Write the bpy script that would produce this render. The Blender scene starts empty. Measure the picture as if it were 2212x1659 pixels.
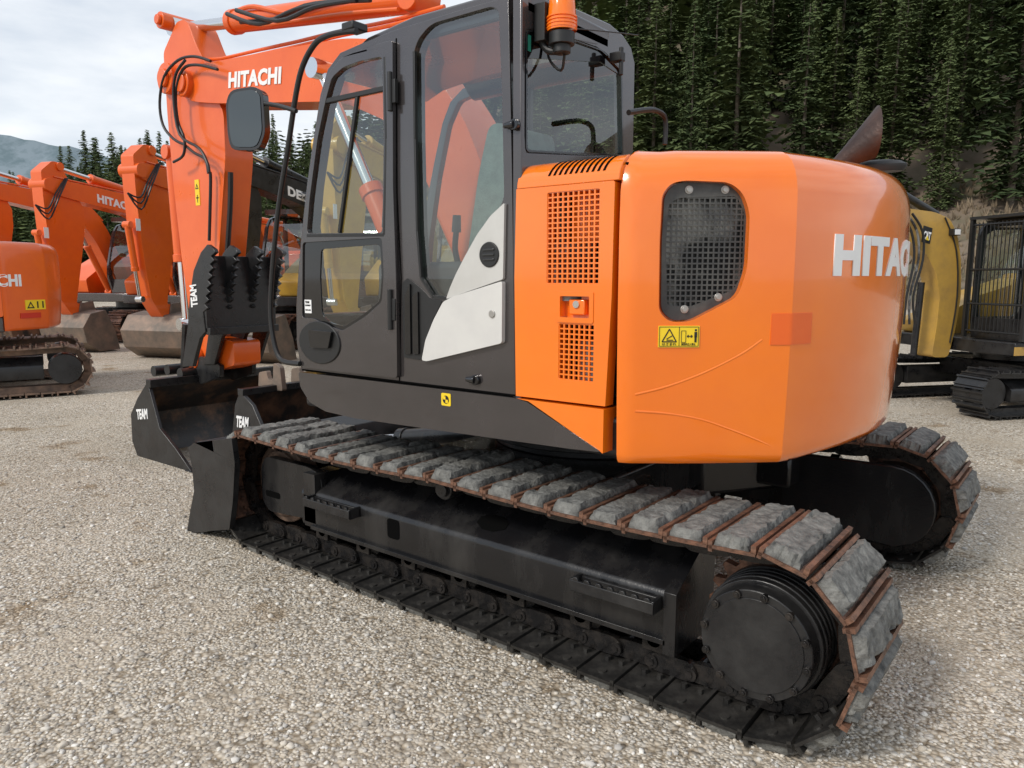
import bpy,bmesh,math,random
from math import sin,cos,pi,radians,atan2,sqrt,degrees
from mathutils import Vector,Matrix,noise,geometry
R=random.Random(7)
SC=bpy.context.scene; C=SC.collection
F=1620.;CX=1106.;CY=829.5
CAM=Vector((-2.262,3.61,1.59)); YAW=radians(51.8); PIT=radians(8.1)
FW=Vector((cos(YAW),-sin(YAW),0)); RT=Vector((-sin(YAW),-cos(YAW),0))
cp,sp=cos(PIT),sin(PIT)
V=Vector
def ray(u,v):
    x=(u-CX)/F; y=(CY-v)/F
    return FW*(cp+y*sp)+RT*x+V((0,0,y*cp-sp))
def onY(u,v,Y):
    d=ray(u,v); return CAM+d*((Y-CAM.y)/d.y)
def onX(u,v,X):
    d=ray(u,v); return CAM+d*((X-CAM.x)/d.x)
def onZ(u,v,Z=0):
    d=ray(u,v); return CAM+d*((Z-CAM.z)/d.z)
def onP(u,v,p,n):
    d=ray(u,v); return CAM+d*((p-CAM).dot(n)/d.dot(n))
CWX=-.06; CWR=1.49
def W(r,d,z=0):
    p=CAM+RT*r+FW*d; return V((p.x,p.y,z))
def S(pts,Y): return [(onY(u,v,Y).x,onY(u,v,Y).z) for u,v in pts]
def lerp(tb,x):
    if x<=tb[0][0]: return tb[0][1]
    for (a,b),(c,d) in zip(tb[:-1],tb[1:]):
        if x<=c: return b+(d-b)*(x-a)/(c-a)
    return tb[-1][1]
# ---------------------------------------------------------------- materials
def mat(name,col,rough=.5,metal=0,col2=None,vs=6,lo=.4,hi=.65,bump=0,bs=80,coat=0,rvar=0,spec=.5,det=4,stretch=None):
    m=bpy.data.materials.new(name); m.use_nodes=True; nt=m.node_tree; N=nt.nodes; L=nt.links
    b=N['Principled BSDF']; b.inputs['Base Color'].default_value=(*col,1); b.inputs['Roughness'].default_value=rough
    b.inputs['Metallic'].default_value=metal; b.inputs['Coat Weight'].default_value=coat; b.inputs['Coat Roughness'].default_value=.05
    b.inputs['Specular IOR Level'].default_value=spec
    tc=N.new('ShaderNodeTexCoord'); src=tc.outputs['Object']
    if stretch:
        mp=N.new('ShaderNodeMapping'); mp.inputs['Scale'].default_value=stretch; L.new(src,mp.inputs[0]); src=mp.outputs[0]
    if col2 or rvar:
        n=N.new('ShaderNodeTexNoise'); n.inputs['Scale'].default_value=vs; n.inputs['Detail'].default_value=det; n.inputs['Roughness'].default_value=.65
        L.new(src,n.inputs['Vector'])
        if col2:
            r=N.new('ShaderNodeValToRGB'); r.color_ramp.elements[0].position=lo; r.color_ramp.elements[1].position=hi
            r.color_ramp.elements[0].color=(*col,1); r.color_ramp.elements[1].color=(*col2,1)
            L.new(n.outputs['Fac'],r.inputs['Fac']); L.new(r.outputs['Color'],b.inputs['Base Color'])
        if rvar:
            mr=N.new('ShaderNodeMapRange'); mr.inputs['From Min'].default_value=.3; mr.inputs['From Max'].default_value=.7
            mr.inputs['To Min'].default_value=max(.02,rough-rvar); mr.inputs['To Max'].default_value=min(1,rough+rvar)
            L.new(n.outputs['Fac'],mr.inputs['Value']); L.new(mr.outputs['Result'],b.inputs['Roughness'])
    if bump:
        n2=N.new('ShaderNodeTexNoise'); n2.inputs['Scale'].default_value=bs; n2.inputs['Detail'].default_value=4
        L.new(tc.outputs['Object'],n2.inputs['Vector'])
        bp=N.new('ShaderNodeBump'); bp.inputs['Strength'].default_value=bump; bp.inputs['Distance'].default_value=.01
        L.new(n2.outputs['Fac'],bp.inputs['Height']); L.new(bp.outputs['Normal'],b.inputs['Normal'])
    return m
ORA=mat('orange_paint',(.94,.205,.005),.2,0,(.88,.175,.005),1.6,.35,.7,.02,7,coat=1,rvar=.07)
RED=mat('red_orange_paint',(.84,.135,.010),.33,0,(.76,.11,.010),2.5,.35,.7,.03,18,coat=.35,rvar=.08)
PATCH=mat('patch_paint',(.84,.135,.01),.4,0,(.80,.12,.01),9,.3,.7,coat=.2)
CHAR=mat('charcoal_paint',(.075,.068,.068),.25,.6,(.09,.08,.08),3,.35,.7,.012,26,coat=.8,rvar=.06)
BLK=mat('black_paint',(.011,.011,.012),.34,0,(.03,.029,.028),7,.4,.75,.1,60,rvar=.12)
CHN=mat('chain_steel_black',(.016,.015,.015),.27,.35,(.05,.042,.036),16,.42,.75,.12,70,rvar=.1)
SHI=mat('lower_shoe_black',(.018,.017,.016),.42,.1,(.06,.055,.048),9,.42,.75,.15,60,rvar=.15)
BLK2=mat('black_plastic',(.014,.014,.014),.45,0,None,5,bump=.05,bs=200)
GLB=mat('gloss_black',(.006,.006,.007),.08,0,coat=.5)
FRM=mat('frame_paint_dusty',(.008,.008,.009),.26,0,(.034,.032,.03),1.4,.48,.76,.08,90,rvar=.14,stretch=(3.,3.,.9),det=8)
RUST=mat('worn_shoe_steel',(.045,.03,.024),.5,.35,(.24,.12,.075),14,.34,.6,.4,70)
RUST2=mat('rusty_steel',(.12,.085,.065),.7,.3,(.30,.19,.13),6,.35,.7,.35,40)
BUCK=mat('rusty_bucket_steel',(.14,.12,.10),.55,.35,(.28,.20,.15),4,.35,.7,.3,30)
PAD=mat('worn_rubber',(.06,.06,.057),.85,0,(.215,.212,.195),20,.34,.64,.8,70,det=7)
CHROME=mat('chrome_rod',(.75,.75,.75),.15,1)
ZINC=mat('zinc_bolt',(.45,.43,.40),.4,.8)
WHT=mat('silver_grey_paint',(.58,.57,.54),.27,.1,(.52,.51,.48),4,.4,.7,coat=.4)
WHT2=mat('light_silver_paint',(.66,.65,.62),.24,.05,(.6,.59,.57),4,.4,.7,coat=.4)
LET=mat('white_lettering',(.85,.85,.84),.4)
YEL=mat('yellow_sticker',(.88,.62,.02),.4)
CATY=mat('yellow_paint',(.62,.37,.05),.38,0,(.52,.30,.05),4,.4,.7,coat=.2,rvar=.1)
CATO=mat('ochre_paint',(.50,.30,.06),.42,0,(.38,.23,.06),4,.4,.7,coat=.15,rvar=.1)
AMB=mat('amber_lens',(1,.20,.005),.12,0,coat=.6)
SEAT=mat('seat_fabric',(.30,.36,.33),.9,0,(.24,.28,.26),20,bump=.3,bs=150)
TRIM=mat('interior_grey',(.11,.11,.115),.7)
EXH=mat('exhaust_rust',(.05,.034,.03),.45,.5,(.10,.06,.048),9,.4,.75,.2,50)
HOSE=mat('rubber_hose',(.012,.012,.013),.45)
MIRR=mat('mirror_glass',(.10,.115,.12),.04,1)
HOLE=mat('dark_cavity',(.005,.005,.005),.9,spec=0)
ENG=mat('engine_parts',(.03,.03,.032),.5,.3,(.22,.22,.215),5,.45,.6)
GBACK=mat('radiator_back',(.012,.012,.013),.6,.2,(.42,.41,.38),4.5,.46,.58)
def glassm(name,tint,f0=.30,gc=.42):
    m=bpy.data.materials.new(name); m.use_nodes=True; nt=m.node_tree; N=nt.nodes; L=nt.links
    for n in list(N):
        if n.type!='OUTPUT_MATERIAL': N.remove(n)
    o=[n for n in N][0]
    t=N.new('ShaderNodeBsdfTransparent'); t.inputs['Color'].default_value=(*tint,1)
    g=N.new('ShaderNodeBsdfGlossy'); g.inputs['Roughness'].default_value=.01; g.inputs['Color'].default_value=(gc,gc,gc,1)
    lw=N.new('ShaderNodeLayerWeight'); lw.inputs['Blend'].default_value=.5
    pw=N.new('ShaderNodeMath'); pw.operation='POWER'; pw.inputs[1].default_value=4.; L.new(lw.outputs['Facing'],pw.inputs[0])
    ma=N.new('ShaderNodeMath'); ma.operation='MULTIPLY_ADD'; ma.inputs[1].default_value=.65; ma.inputs[2].default_value=f0; L.new(pw.outputs[0],ma.inputs[0])
    mx=N.new('ShaderNodeMixShader'); L.new(ma.outputs[0],mx.inputs[0]); L.new(t.outputs[0],mx.inputs[1]); L.new(g.outputs[0],mx.inputs[2])
    L.new(mx.outputs[0],o.inputs[0]); return m
GLASS=glassm('cab_glass',(.78,.87,.84))
GLASSI=glassm('inner_glass',(.93,.96,.95),.04,.5)
# ---------------------------------------------------------------- mesh builder
def rnd(poly,r,n=4):
    out=[]; k=len(poly)
    for i in range(k):
        p=V(poly[i][:2]); a=V(poly[i-1][:2]); b=V(poly[(i+1)%k][:2])
        da=a-p; db=b-p; la,lb=da.length,db.length
        if la<1e-6 or lb<1e-6: continue
        rr=min(r,la*.45,lb*.45)
        A=p+da/la*rr; B=p+db/lb*rr
        for j in range(n+1):
            t=j/n; q=A*(1-t)**2+p*2*t*(1-t)+B*t*t; out.append((q.x,q.y))
    return out
class MB:
    def __init__(s): s.v=[]; s.f=[]
    def add(s,vs,fs):
        o=len(s.v); s.v+= [tuple(q) for q in vs]; s.f+=[tuple(i+o for i in f) for f in fs]; return s
    def box(s,x0,x1,y0,y1,z0,z1,M=None):
        vs=[V((x,y,z)) for x in(x0,x1) for y in(y0,y1) for z in(z0,z1)]
        if M: vs=[M@q for q in vs]
        return s.add(vs,[(0,1,3,2),(4,6,7,5),(0,4,5,1),(2,3,7,6),(0,2,6,4),(1,5,7,3)])
    def cyl(s,p,q,r,r2=None,n=20,caps=True):
        p=V(p);q=V(q); r2=r if r2 is None else r2; d=(q-p).normalized()
        a=d.orthogonal().normalized(); b=d.cross(a)
        vs=[p+(a*cos(2*pi*i/n)+b*sin(2*pi*i/n))*r for i in range(n)]+[q+(a*cos(2*pi*i/n)+b*sin(2*pi*i/n))*r2 for i in range(n)]
        fs=[(i,(i+1)%n,n+(i+1)%n,n+i) for i in range(n)]
        if caps: fs+=[tuple(range(n))[::-1],tuple(range(n,2*n))]
        return s.add(vs,fs)
    def tube(s,pts,r,n=8,sm=4):
        P=[V(p) for p in pts]
        if sm>1 and len(P)>2:
            Q=[]
            for i in range(len(P)-1):
                p0=P[max(i-1,0)];p1=P[i];p2=P[i+1];p3=P[min(i+2,len(P)-1)]
                for j in range(sm):
                    t=j/sm
                    Q.append(.5*((2*p1)+(p2-p0)*t+(2*p0-5*p1+4*p2-p3)*t*t+(3*p1-p0-3*p2+p3)*t**3))
            Q.append(P[-1]); P=Q
        t=(P[1]-P[0]).normalized(); a=t.orthogonal().normalized(); vs=[]
        for i,p in enumerate(P):
            t=(P[min(i+1,len(P)-1)]-P[max(i-1,0)]).normalized()
            a=(a-t*a.dot(t)).normalized(); b=t.cross(a)
            vs+=[p+(a*cos(2*pi*k/n)+b*sin(2*pi*k/n))*r for k in range(n)]
        fs=[]
        for i in range(len(P)-1):
            for k in range(n): fs.append((i*n+k,i*n+(k+1)%n,(i+1)*n+(k+1)%n,(i+1)*n+k))
        fs+=[tuple(range(n))[::-1],tuple(range((len(P)-1)*n,len(P)*n))]
        return s.add(vs,fs)
    def loft(s,rings,cap=True):
        n=len(rings[0]); vs=[p for r in rings for p in r]; fs=[]
        for j in range(len(rings)-1):
            for k in range(n): fs.append((j*n+k,j*n+(k+1)%n,(j+1)*n+(k+1)%n,(j+1)*n+k))
        if cap: fs+=[tuple(range(n))[::-1],tuple(range((len(rings)-1)*n,len(rings)*n))]
        return s.add(vs,fs)
    def prism(s,poly,fn,holes=()):
        loops=[list(poly)]+[list(h) for h in holes]
        flat=[p for l in loops for p in l]; n=len(flat)
        tr=geometry.tessellate_polygon([[V((p[0],p[1],0)) for p in l] for l in loops])
        vs=[fn(p[0],p[1],0) for p in flat]+[fn(p[0],p[1],1) for p in flat]
        fs=[tuple(t) for t in tr]+[tuple(i+n for i in t[::-1]) for t in tr]
        o=0
        for l in loops:
            k=len(l)
            for i in range(k): fs.append((o+i,o+(i+1)%k,n+o+(i+1)%k,n+o+i))
            o+=k
        return s.add(vs,fs)
    def py(s,poly,y0,y1,holes=()): return s.prism(poly,lambda a,b,t:(a,y0+(y1-y0)*t,b),holes)
    def px(s,poly,x0,x1,holes=()): return s.prism(poly,lambda a,b,t:(x0+(x1-x0)*t,a,b),holes)
    def mesh(s,name,ang=35):
        me=bpy.data.meshes.new(name); me.from_pydata(s.v,[],s.f); 
        bm=bmesh.new(); bm.from_mesh(me); bmesh.ops.recalc_face_normals(bm,faces=bm.faces); bm.to_mesh(me); bm.free()
        me.shade_smooth(); me.set_sharp_from_angle(angle=radians(ang)); return me
    def build(s,name,m,parent=None,bev=0,ang=35,seg=2):
        me=s.mesh(name,ang); me.materials.append(m)
        return objm(name,me,parent,bev,seg)
def objm(name,me,parent=None,bev=0,seg=2):
    o=bpy.data.objects.new(name,me); C.objects.link(o)
    if parent: o.parent=parent
    if bev:
        b=o.modifiers.new('b','BEVEL'); b.width=bev; b.segments=seg; b.limit_method='ANGLE'; b.angle_limit=radians(40); b.use_clamp_overlap=True
    return o
def tag(o,label,cat,group=None):
    o['label']=label; o['category']=cat
    if group: o['group']=group
    return o
def empty(name,loc,rz=0,label=None,cat=None,group=None,sc=1):
    o=bpy.data.objects.new(name,None); C.objects.link(o); o.location=loc; o.rotation_euler=(0,0,rz); o.scale=(sc,)*3
    if label: tag(o,label,cat,group)
    return o
def struct(o): o['kind']='structure'; return o
def textmesh(s,fn,w,h,ext,bold=.02,shear=0,name='lettering',m=LET,parent=None,cs=1.0):
    cu=bpy.data.curves.new('t','FONT'); cu.body=s; cu.size=1; cu.extrude=.01; cu.offset=bold; cu.shear=shear; cu.space_character=cs; cu.resolution_u=3
    o=bpy.data.objects.new('t',cu); C.objects.link(o)
    dg=bpy.context.evaluated_depsgraph_get(); me=bpy.data.meshes.new_from_object(o.evaluated_get(dg))
    bpy.data.objects.remove(o)
    xs=[v.co.x for v in me.vertices]; ys=[v.co.y for v in me.vertices]
    x0,x1,y0,y1=min(xs),max(xs),min(ys),max(ys)
    for v in me.vertices:
        v.co=V(fn((v.co.x-x0)/(x1-x0)*w,(v.co.y-y0)/(y1-y0)*h,(v.co.z+.01)/.02*ext))
    me.materials.clear(); me.materials.append(m); me.name=name
    return objm(name,me,parent)
def text_px(s,BL,BR,TL,Y,parent,m=LET,bold=.02,name='lettering',off=.004,cs=1.0):
    a,b,c=onY(*BL,Y),onY(*BR,Y),onY(*TL,Y)
    return textmesh(s,lambda x,y,z:a+(b-a)*x+(c-a)*y+V((0,z*off,0)),1,1,1,bold,name=name,m=m,parent=parent,cs=cs)
def hyd(parent,p,q,r,fr,name='hydraulic_cylinder',bm=RED,rr=.55):
    p=V(p);q=V(q); m=p+(q-p)*fr; t=(q-p).normalized()
    a=MB(); a.cyl(p,m,r,n=20); a.cyl(m-t*.05,m+t*.02,r*1.15,n=20); side=V((0,1,0)); a.cyl(p-side*r*1.3,p+side*r*1.3,r*1.1,n=16)
    b=a.build(name,bm,parent,.004)
    c=MB(); c.cyl(m,q,r*rr,n=16); c.cyl(q-side*r*1.2,q+side*r*1.2,r*.95,n=16); c.build('piston_rod',CHROME,b)
    return b
# ---------------------------------------------------------------- counterweight plan outline
RIDGE=148
def half_outline():
    o=[(-.862,1.205),(-.895,1.201),(-.918,1.192),(-.938,1.178)]
    A=V((-.938,1.178)); ph=radians(RIDGE); B=V((CWX+1.54*cos(ph),1.54*sin(ph)))
    n=V((-.665,.747))
    for k in range(1,8):
        t=k/8; o.append(tuple(A.lerp(B,t)+n*.008*4*t*(1-t)))
    o.append(tuple(A.lerp(B,.975)+n*.0008))
    o.append(tuple(B))
    for k in range(1,17):
        a=RIDGE+32*k/16; rr=1.49+.05*math.exp(-((a-RIDGE)/9)); o.append((CWX+rr*cos(radians(a)),rr*sin(radians(a))))
    return o
HO=half_outline(); CWO=HO+[(x,-y) for x,y in HO[-2::-1]]
SP=[V((-.1,1.203))]+[V(p) for p in CWO[:len(HO)+10]]
SN=[]
for i in range(len(SP)):
    d=(SP[min(i+1,len(SP)-1)]-SP[max(i-1,0)]).normalized(); n=V((d.y,-d.x))
    if n.dot(SP[i]-V((CWX+.3,0)))<0: n=-n
    SN.append(n)
SCU=[0]
for a,b in zip(SP[:-1],SP[1:]): SCU.append(SCU[-1]+(b-a).length)
def surf(s,off=0):
    for i in range(len(SP)-1):
        if s<=SCU[i+1] or i==len(SP)-2:
            t=(s-SCU[i])/(SCU[i+1]-SCU[i]); return SP[i].lerp(SP[i+1],t)+SN[i].lerp(SN[i+1],t)*off
def onS(u,v,off=0):
    d=ray(u,v); O=V((CAM.x,CAM.y)); D=V((d.x,d.y)); best=None
    for i in range(len(SP)-1):
        a=SP[i]+SN[i]*off; b=SP[i+1]+SN[i+1]*off; e=b-a; den=D.x*e.y-D.y*e.x
        if abs(den)<1e-9: continue
        w=a-O; t=(w.x*e.y-w.y*e.x)/den; q=(w.x*D.y-w.y*D.x)/den
        if t>0 and -1e-6<=q<=1+1e-6 and (best is None or t<best[0]): best=(t,SCU[i]+q*(SCU[i+1]-SCU[i]))
    if best is None: return CAM+d*3.5,SCU[-1]
    return CAM+d*best[0],best[1]
def wfac(x,y):
    a=degrees(atan2(abs(y),x-CWX)); return lerp([(125,.3),(150,.4),(170,1),(180,1)],a)
INS=[(.895,.085),(.907,.055),(.93,.04),(.975,.036),(1.095,.022),(1.275,.008),(1.445,0)]
def cw_mesh(z0=.895,z1=2.055):
    n=len(CWO)
    prof=INS+[(1.75,0),(z1-.16,.004),(z1-.115,.012),(z1-.08,.024),(z1-.05,.042),(z1-.028,.064),(z1-.012,.092),(z1-.003,.125),(z1,.16)]
    vs=[];fs=[]
    for z,ins0 in prof:
        for x,y in CWO:
            ins=ins0*(wfac(x,y) if z<1.5 else 1)
            dx=x-CWX; L=sqrt(dx*dx+y*y); k=(L-ins)/L
            yy=y*k; xx=CWX+dx*k
            if abs(x+.862)<.001: xx=-.862
            if abs(y)>1.1: yy=y-math.copysign(ins,y)
            vs.append((min(xx,-.862),yy,z))
    m=len(prof)
    for j in range(m-1):
        for i in range(n):
            fs.append((j*n+i,j*n+(i+1)%n,(j+1)*n+(i+1)%n,(j+1)*n+i))
    vs.append((-.862,0,z0)); vs.append((-.862,0,z1+.005)); a=len(vs)-2; b=a+1
    for i in range(n-1):
        fs.append((a,i+1,i)); fs.append((b,(m-1)*n+i,(m-1)*n+i+1))
    fs.append((a,0,n-1)); fs.append((b,(m-1)*n+n-1,(m-1)*n))
    mb=MB(); mb.add(vs,fs); return mb
def track_path(R0,cz,half,n,sag=.018,tx=0):
    L=2*half; per=2*L+2*pi*R0; out=[]
    for i in range(n):
        s=per*(i+.5)/n
        if s<L: x=-half+s; z=cz+R0; t=V((1,0,0)); nn=V((0,0,1)); 
        elif s<L+pi*R0:
            a=(s-L)/R0; x=half+R0*sin(a); z=cz+R0*cos(a); nn=V((sin(a),0,cos(a))); t=V((cos(a),0,-sin(a)))
        elif s<2*L+pi*R0: x=half-(s-L-pi*R0); z=cz-R0; t=V((-1,0,0)); nn=V((0,0,-1))
        else:
            a=(s-2*L-pi*R0)/R0; x=-half-R0*sin(a); z=cz-R0*cos(a); nn=V((-sin(a),0,-cos(a))); t=V((-cos(a),0,sin(a)))
        if nn.z>.99:
            k=sin(pi*(x+half)/(2*half)*2); z-=sag*abs(k)
            ang=-sag*2*pi/(2*half)*cos(pi*(x+half)/half)*(1 if k>=0 else -1)
            t=V((cos(ang),0,sin(ang))); nn=V((-sin(ang),0,cos(ang)))
        out.append((V((x+tx,0,z)),t,nn))
    return out,per/n
BOOM=[(.38,1.25),(.62,1.18),(.75,1.35),(1.25,2.25),(1.55,2.6),(2.03,2.80),(3.6,3.0),(3.95,3.06),(4.12,3.12),(4.14,3.28),(4.0,3.36),(3.64,3.33),(2.9,3.28),(1.99,3.21),(1.55,3.12),(1.2,2.93),(.9,2.55),(.35,1.45)]
ARMPX=[(348,112),(368,66),(376,46),(392,40),(402,50),(420,98),(440,138),(464,172),(462,205),(478,245),(482,340),(470,520),(458,690),(456,728),(500,738),(502,790),(458,802),(440,775),(408,700),(388,560),(370,400),(357,250)]
ARM=S(ARMPX,.05)
# ================================================================ MAIN EXCAVATOR
ex=empty('excavator',(0,0,0),0,'large orange crawler excavator in the foreground with charcoal cab, seen from its rear left corner','excavator')
NS=47; TR0=.315; TCZ=.366; HALF=1.48; TX=.045; XI=TX+HALF; XS=TX-HALF; TY=1.012
path,pitch=track_path(TR0,TCZ,HALF,NS,tx=TX)
def shoe_mesh():
    m=MB(); l=pitch*.5
    m.box(-l*.97,l*.97,-.255,.255,0,.012)
    m.box(-l*1.0,-l*.80,-.255,.255,.010,.036); m.box(l*.80,l*.98,-.255,.255,-.010,.028)
    for y in(-.11,-.05,.05,.11):
        m.cyl((-.03,y,-.018),(-.03,y,0),.013,n=6); m.cyl((.035,y,-.018),(.035,y,0),.013,n=6)
    for y in(-.2,.2): m.cyl((0,y,-.006),(0,y,.002),.018,n=10)
    return m.mesh('track_shoe')
def pad_mesh(seed):
    nx,ny=12,36; lx,ly,h=.058,.240,.042; vs=[];fs=[]
    def f(i,j):
        a=-1+2*i/nx; b=-1+2*j/ny
        return a,b
    for i in range(nx+1):
        for j in range(ny+1):
            a,b=f(i,j); x=a*lx; y=b*ly
            ea=1-abs(a)**8; eb=1-abs(b)**24
            z=h*(.5+.5*min(1,ea*2.6,eb*2.6))
            nz=noise.noise(V((x*14,y*9,seed*3.1)))*.006+noise.noise(V((x*45,y*45,seed*5.1)))*.0045+noise.noise(V((x*120,y*120,seed*1.1)))*.0022
            chip=max(0,noise.noise(V((x*18,y*18,seed+2.2)))-.25)*.065*(1 if abs(a)>.5 or abs(b)>.8 else .3)
            x2=x+noise.noise(V((0,y*20,seed+9.+(a>0))))*.014*(1 if abs(a)>.7 else .2); y2=y+noise.noise(V((0,x*60,seed+4.)))*.018*(1 if abs(b)>.88 else 0)
            vs.append((x2,y2,.012+z+nz-chip))
    W1=ny+1
    for i in range(nx):
        for j in range(ny): fs.append((i*W1+j,i*W1+j+1,(i+1)*W1+j+1,(i+1)*W1+j))
    per=[(0,j) for j in range(ny)]+[(i,ny) for i in range(nx)]+[(nx,j) for j in range(ny,0,-1)]+[(i,0) for i in range(nx,0,-1)]
    base=len(vs)
    for i,j in per:
        a,b=f(i,j); vs.append((a*lx*1.08,b*ly*1.02,.010))
    k=len(per)
    for q in range(k):
        i,j=per[q]; i2,j2=per[(q+1)%k]
        fs.append((i*W1+j,base+q,base+(q+1)%k,i2*W1+j2))
    m=MB(); m.add(vs,fs); me=m.mesh('rubber_pad',45); me.materials.append(PAD); return me
sh_r=shoe_mesh(); sh_r.materials.append(RUST); sh_b=sh_r.copy(); sh_b.materials.clear(); sh_b.materials.append(SHI)
pads=[pad_mesh(i) for i in range(9)]
for side in(1,-1):
    for i,(p,t,n) in enumerate(path):
        low=n.z<-.6
        o=bpy.data.objects.new('track_shoe',sh_b if low else sh_r); C.objects.link(o); o.parent=ex
        M=Matrix((t,V((0,1,0)),n)).transposed()
        if M.determinant()<0: M=Matrix((t,V((0,-1,0)),n)).transposed()
        M=M.to_4x4(); M.translation=p+V((0,side*TY,0))
        o.matrix_local=M
        q=bpy.data.objects.new('rubber_pad',pads[(i*5+R.randint(0,3))%9]); C.objects.link(q); q.parent=o
        q.scale=(1,R.choice((1,-1)),R.uniform(.82,1.14)); q.location=(R.uniform(-.005,.005)+.004,R.uniform(-.005,.005),0); q.rotation_euler=(0,0,R.uniform(-.015,.015))
    ch=MB(); 
    lp,_=track_path(TR0-.045,TCZ,HALF,NS,tx=TX)
    for i,(p,t,n) in enumerate(lp):
        for y in(-.085,.085):
            M=Matrix((t,V((0,1,0)),n)).transposed().to_4x4(); M.translation=p+V((0,side*.98+y,0))
            pl=rnd([(-.1,-.035),(-.03,-.045),(.07,-.045),(.1,-.02),(.1,.03),(.05,.035),(-.1,.035)],.03,3)
            yo=.014 if i%2 else -.0
            ch.prism(pl,lambda a,b,tt:M@V((a,-.015+.03*tt+yo,b)))
            ch.cyl(M@V((.075,-.032,0)),M@V((.075,.036,0)),.028,n=12); ch.cyl(M@V((.075,.036,0)),M@V((.075,.042,0)),.014,n=8)
        q=p+t*.08
        ch.cyl(q+V((0,side*.98-.09,0)),q+V((0,side*.98+.09,0)),.02,n=10)
    ch.build('track_chain',CHN,ex,0)
    yo=side
    prof=[(.84,.50),(.96,.545),(1.17,.425),(1.17,.235),(1.12,.215),(.86,.215)]
    fr=MB(); x0,x1=-1.10,1.14
    fr.prism(rnd(prof,.02,2),lambda a,b,t:(x0+(x1-x0)*t,yo*a,b))
    endp=[(.84,.19),(.84,.515),(.96,.56),(1.185,.435),(1.185,.19)]
    fr.prism(endp,lambda a,b,t:(-1.12+.05*t,yo*a,b))
    yk=[(.98,.26),(1.02,.52),(1.12,.55),(1.53,.55),(1.58,.48),(1.58,.28),(1.52,.22)]
    fr.py(rnd(yk,.04,3),yo*1.08,yo*1.13); fr.py(rnd(yk,.04,3),yo*.84,yo*.87)
    fr.box(1.02,1.12,min(yo*.84,yo*1.17),max(yo*.84,yo*1.17),.23,.53)
    fr.box(-1.08,1.05,min(yo*1.15,yo*1.185),max(yo*1.15,yo*1.185),.225,.246)
    fo=fr.build('track_frame',FRM,ex,.008)
    if side==1:
        c=onY(850,1143,1.17); w,h=.085,.10; ho=MB(); ho.py(rnd([(c.x-w/2,c.z-h/2),(c.x+w/2,c.z-h/2),(c.x+w/2,c.z+h/2),(c.x-w/2,c.z+h/2)],.02),1.1725,1.165); ho.build('frame_opening',HOLE,fo)
        c=onY(590,1068,1.13); ho=MB(); ho.py(rnd([(c.x-.07,c.z-.018),(c.x+.07,c.z-.018),(c.x+.07,c.z+.018),(c.x-.07,c.z+.018)],.017),1.1325,1.12); ho.build('frame_opening',HOLE,fo)
        nrm=V((0,.12,.21)).normalized(); p0=V((0,1.06,.4879)); c=onP(1065,1130,p0,nrm); tz=V((1,0,0)).cross(nrm)
        ho=MB(); ho.prism([( .09*cos(2*pi*k/8+.39), .05*sin(2*pi*k/8+.39)) for k in range(8)],lambda a,b,t:c+V((1,0,0))*a+tz*b+nrm*(.003-.01*t)); ho.build('frame_opening',HOLE,fo)
        for u0,u1,v0,v1 in((668,768,1072,1115),(1243,1422,1243,1318)):
            a=onY(u0,v0,1.2); b=onY(u1,v1,1.2); xa,xb=sorted((a.x,b.x))
            s=MB(); zt=(a.z+b.z)/2+.02
            s.box(xa,xb,1.23,1.245,zt-.045,zt)
            for k in range(7):
                xx=xa+(xb-xa)*(k+.5)/7; s.py([(xx-.016,zt-.002),(xx+.016,zt-.002),(xx+.009,zt+.014),(xx-.009,zt+.014)],1.23,1.245)
            for xx in(xa,xb-.014): s.box(xx,xx+.014,1.16,1.24,zt-.05,zt+.004)
            s.box(xa,xb,1.165,1.178,zt-.05,zt-.005)
            for k in range(5):
                xx=xa+(xb-xa)*(k+.5)/5; s.box(xx-.006,xx+.006,1.17,1.235,zt-.03,zt-.02)
            s.build('step',BLK,fo,.003)
    cr=MB(); cr.cyl((.1,yo*.88,.605),(.1,yo*1.13,.605),.05,n=20); cr.cyl((.1,yo*1.13,.605),(.1,yo*1.15,.605),.035,n=16); cr.box(.07,.13,min(yo*.85,yo*.9),max(yo*.85,yo*.9),.5,.61)
    cr.build('carrier_roller',BLK,ex,.004)
    for k in range(7):
        x=-1.0+k*.34; r=MB(); r.cyl((x,yo*.88,.2),(x,yo*1.06,.2),.07,n=20); r.cyl((x,yo*1.04,.2),(x,yo*1.07,.2),.085,n=20); r.cyl((x,yo*.86,.2),(x,yo*.9,.2),.085,n=20)
        r.cyl((x,yo*1.07,.2),(x,yo*1.12,.2),.035,n=12); r.box(x-.05,x+.05,min(yo*1.1,yo*1.12),max(yo*1.1,yo*1.12),.15,.24)
        r.build('track_roller',CHN,ex,.003)
    w=MB(); w.cyl((XI,yo*.92,TCZ),(XI,yo*1.02,TCZ),.24,n=40); w.cyl((XI,yo*.90,TCZ),(XI,yo*1.04,TCZ),.2,n=40); w.cyl((XI,yo*.85,TCZ),(XI,yo*1.12,TCZ),.06,n=20)
    w.build('idler_wheel',RUST2,ex,.006)
    sp_=MB(); T=21; pl=[]
    for k in range(T*4):
        a=2*pi*k/(T*4); rr=.27 if k%4 in(0,1) else .23; pl.append((XS+rr*cos(a),TCZ+rr*sin(a)))
    sp_.py(pl,yo*.955,yo*.995); so=sp_.build('sprocket',RUST,ex,.003)
    HZ=TCZ-.02; HX=XS+.012
    h=MB(); h.cyl((HX,yo*.86,HZ),(HX,yo*1.03,HZ),.222,n=48); h.cyl((HX,yo*1.03,HZ),(HX,yo*1.15,HZ),.212,n=48)
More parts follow.
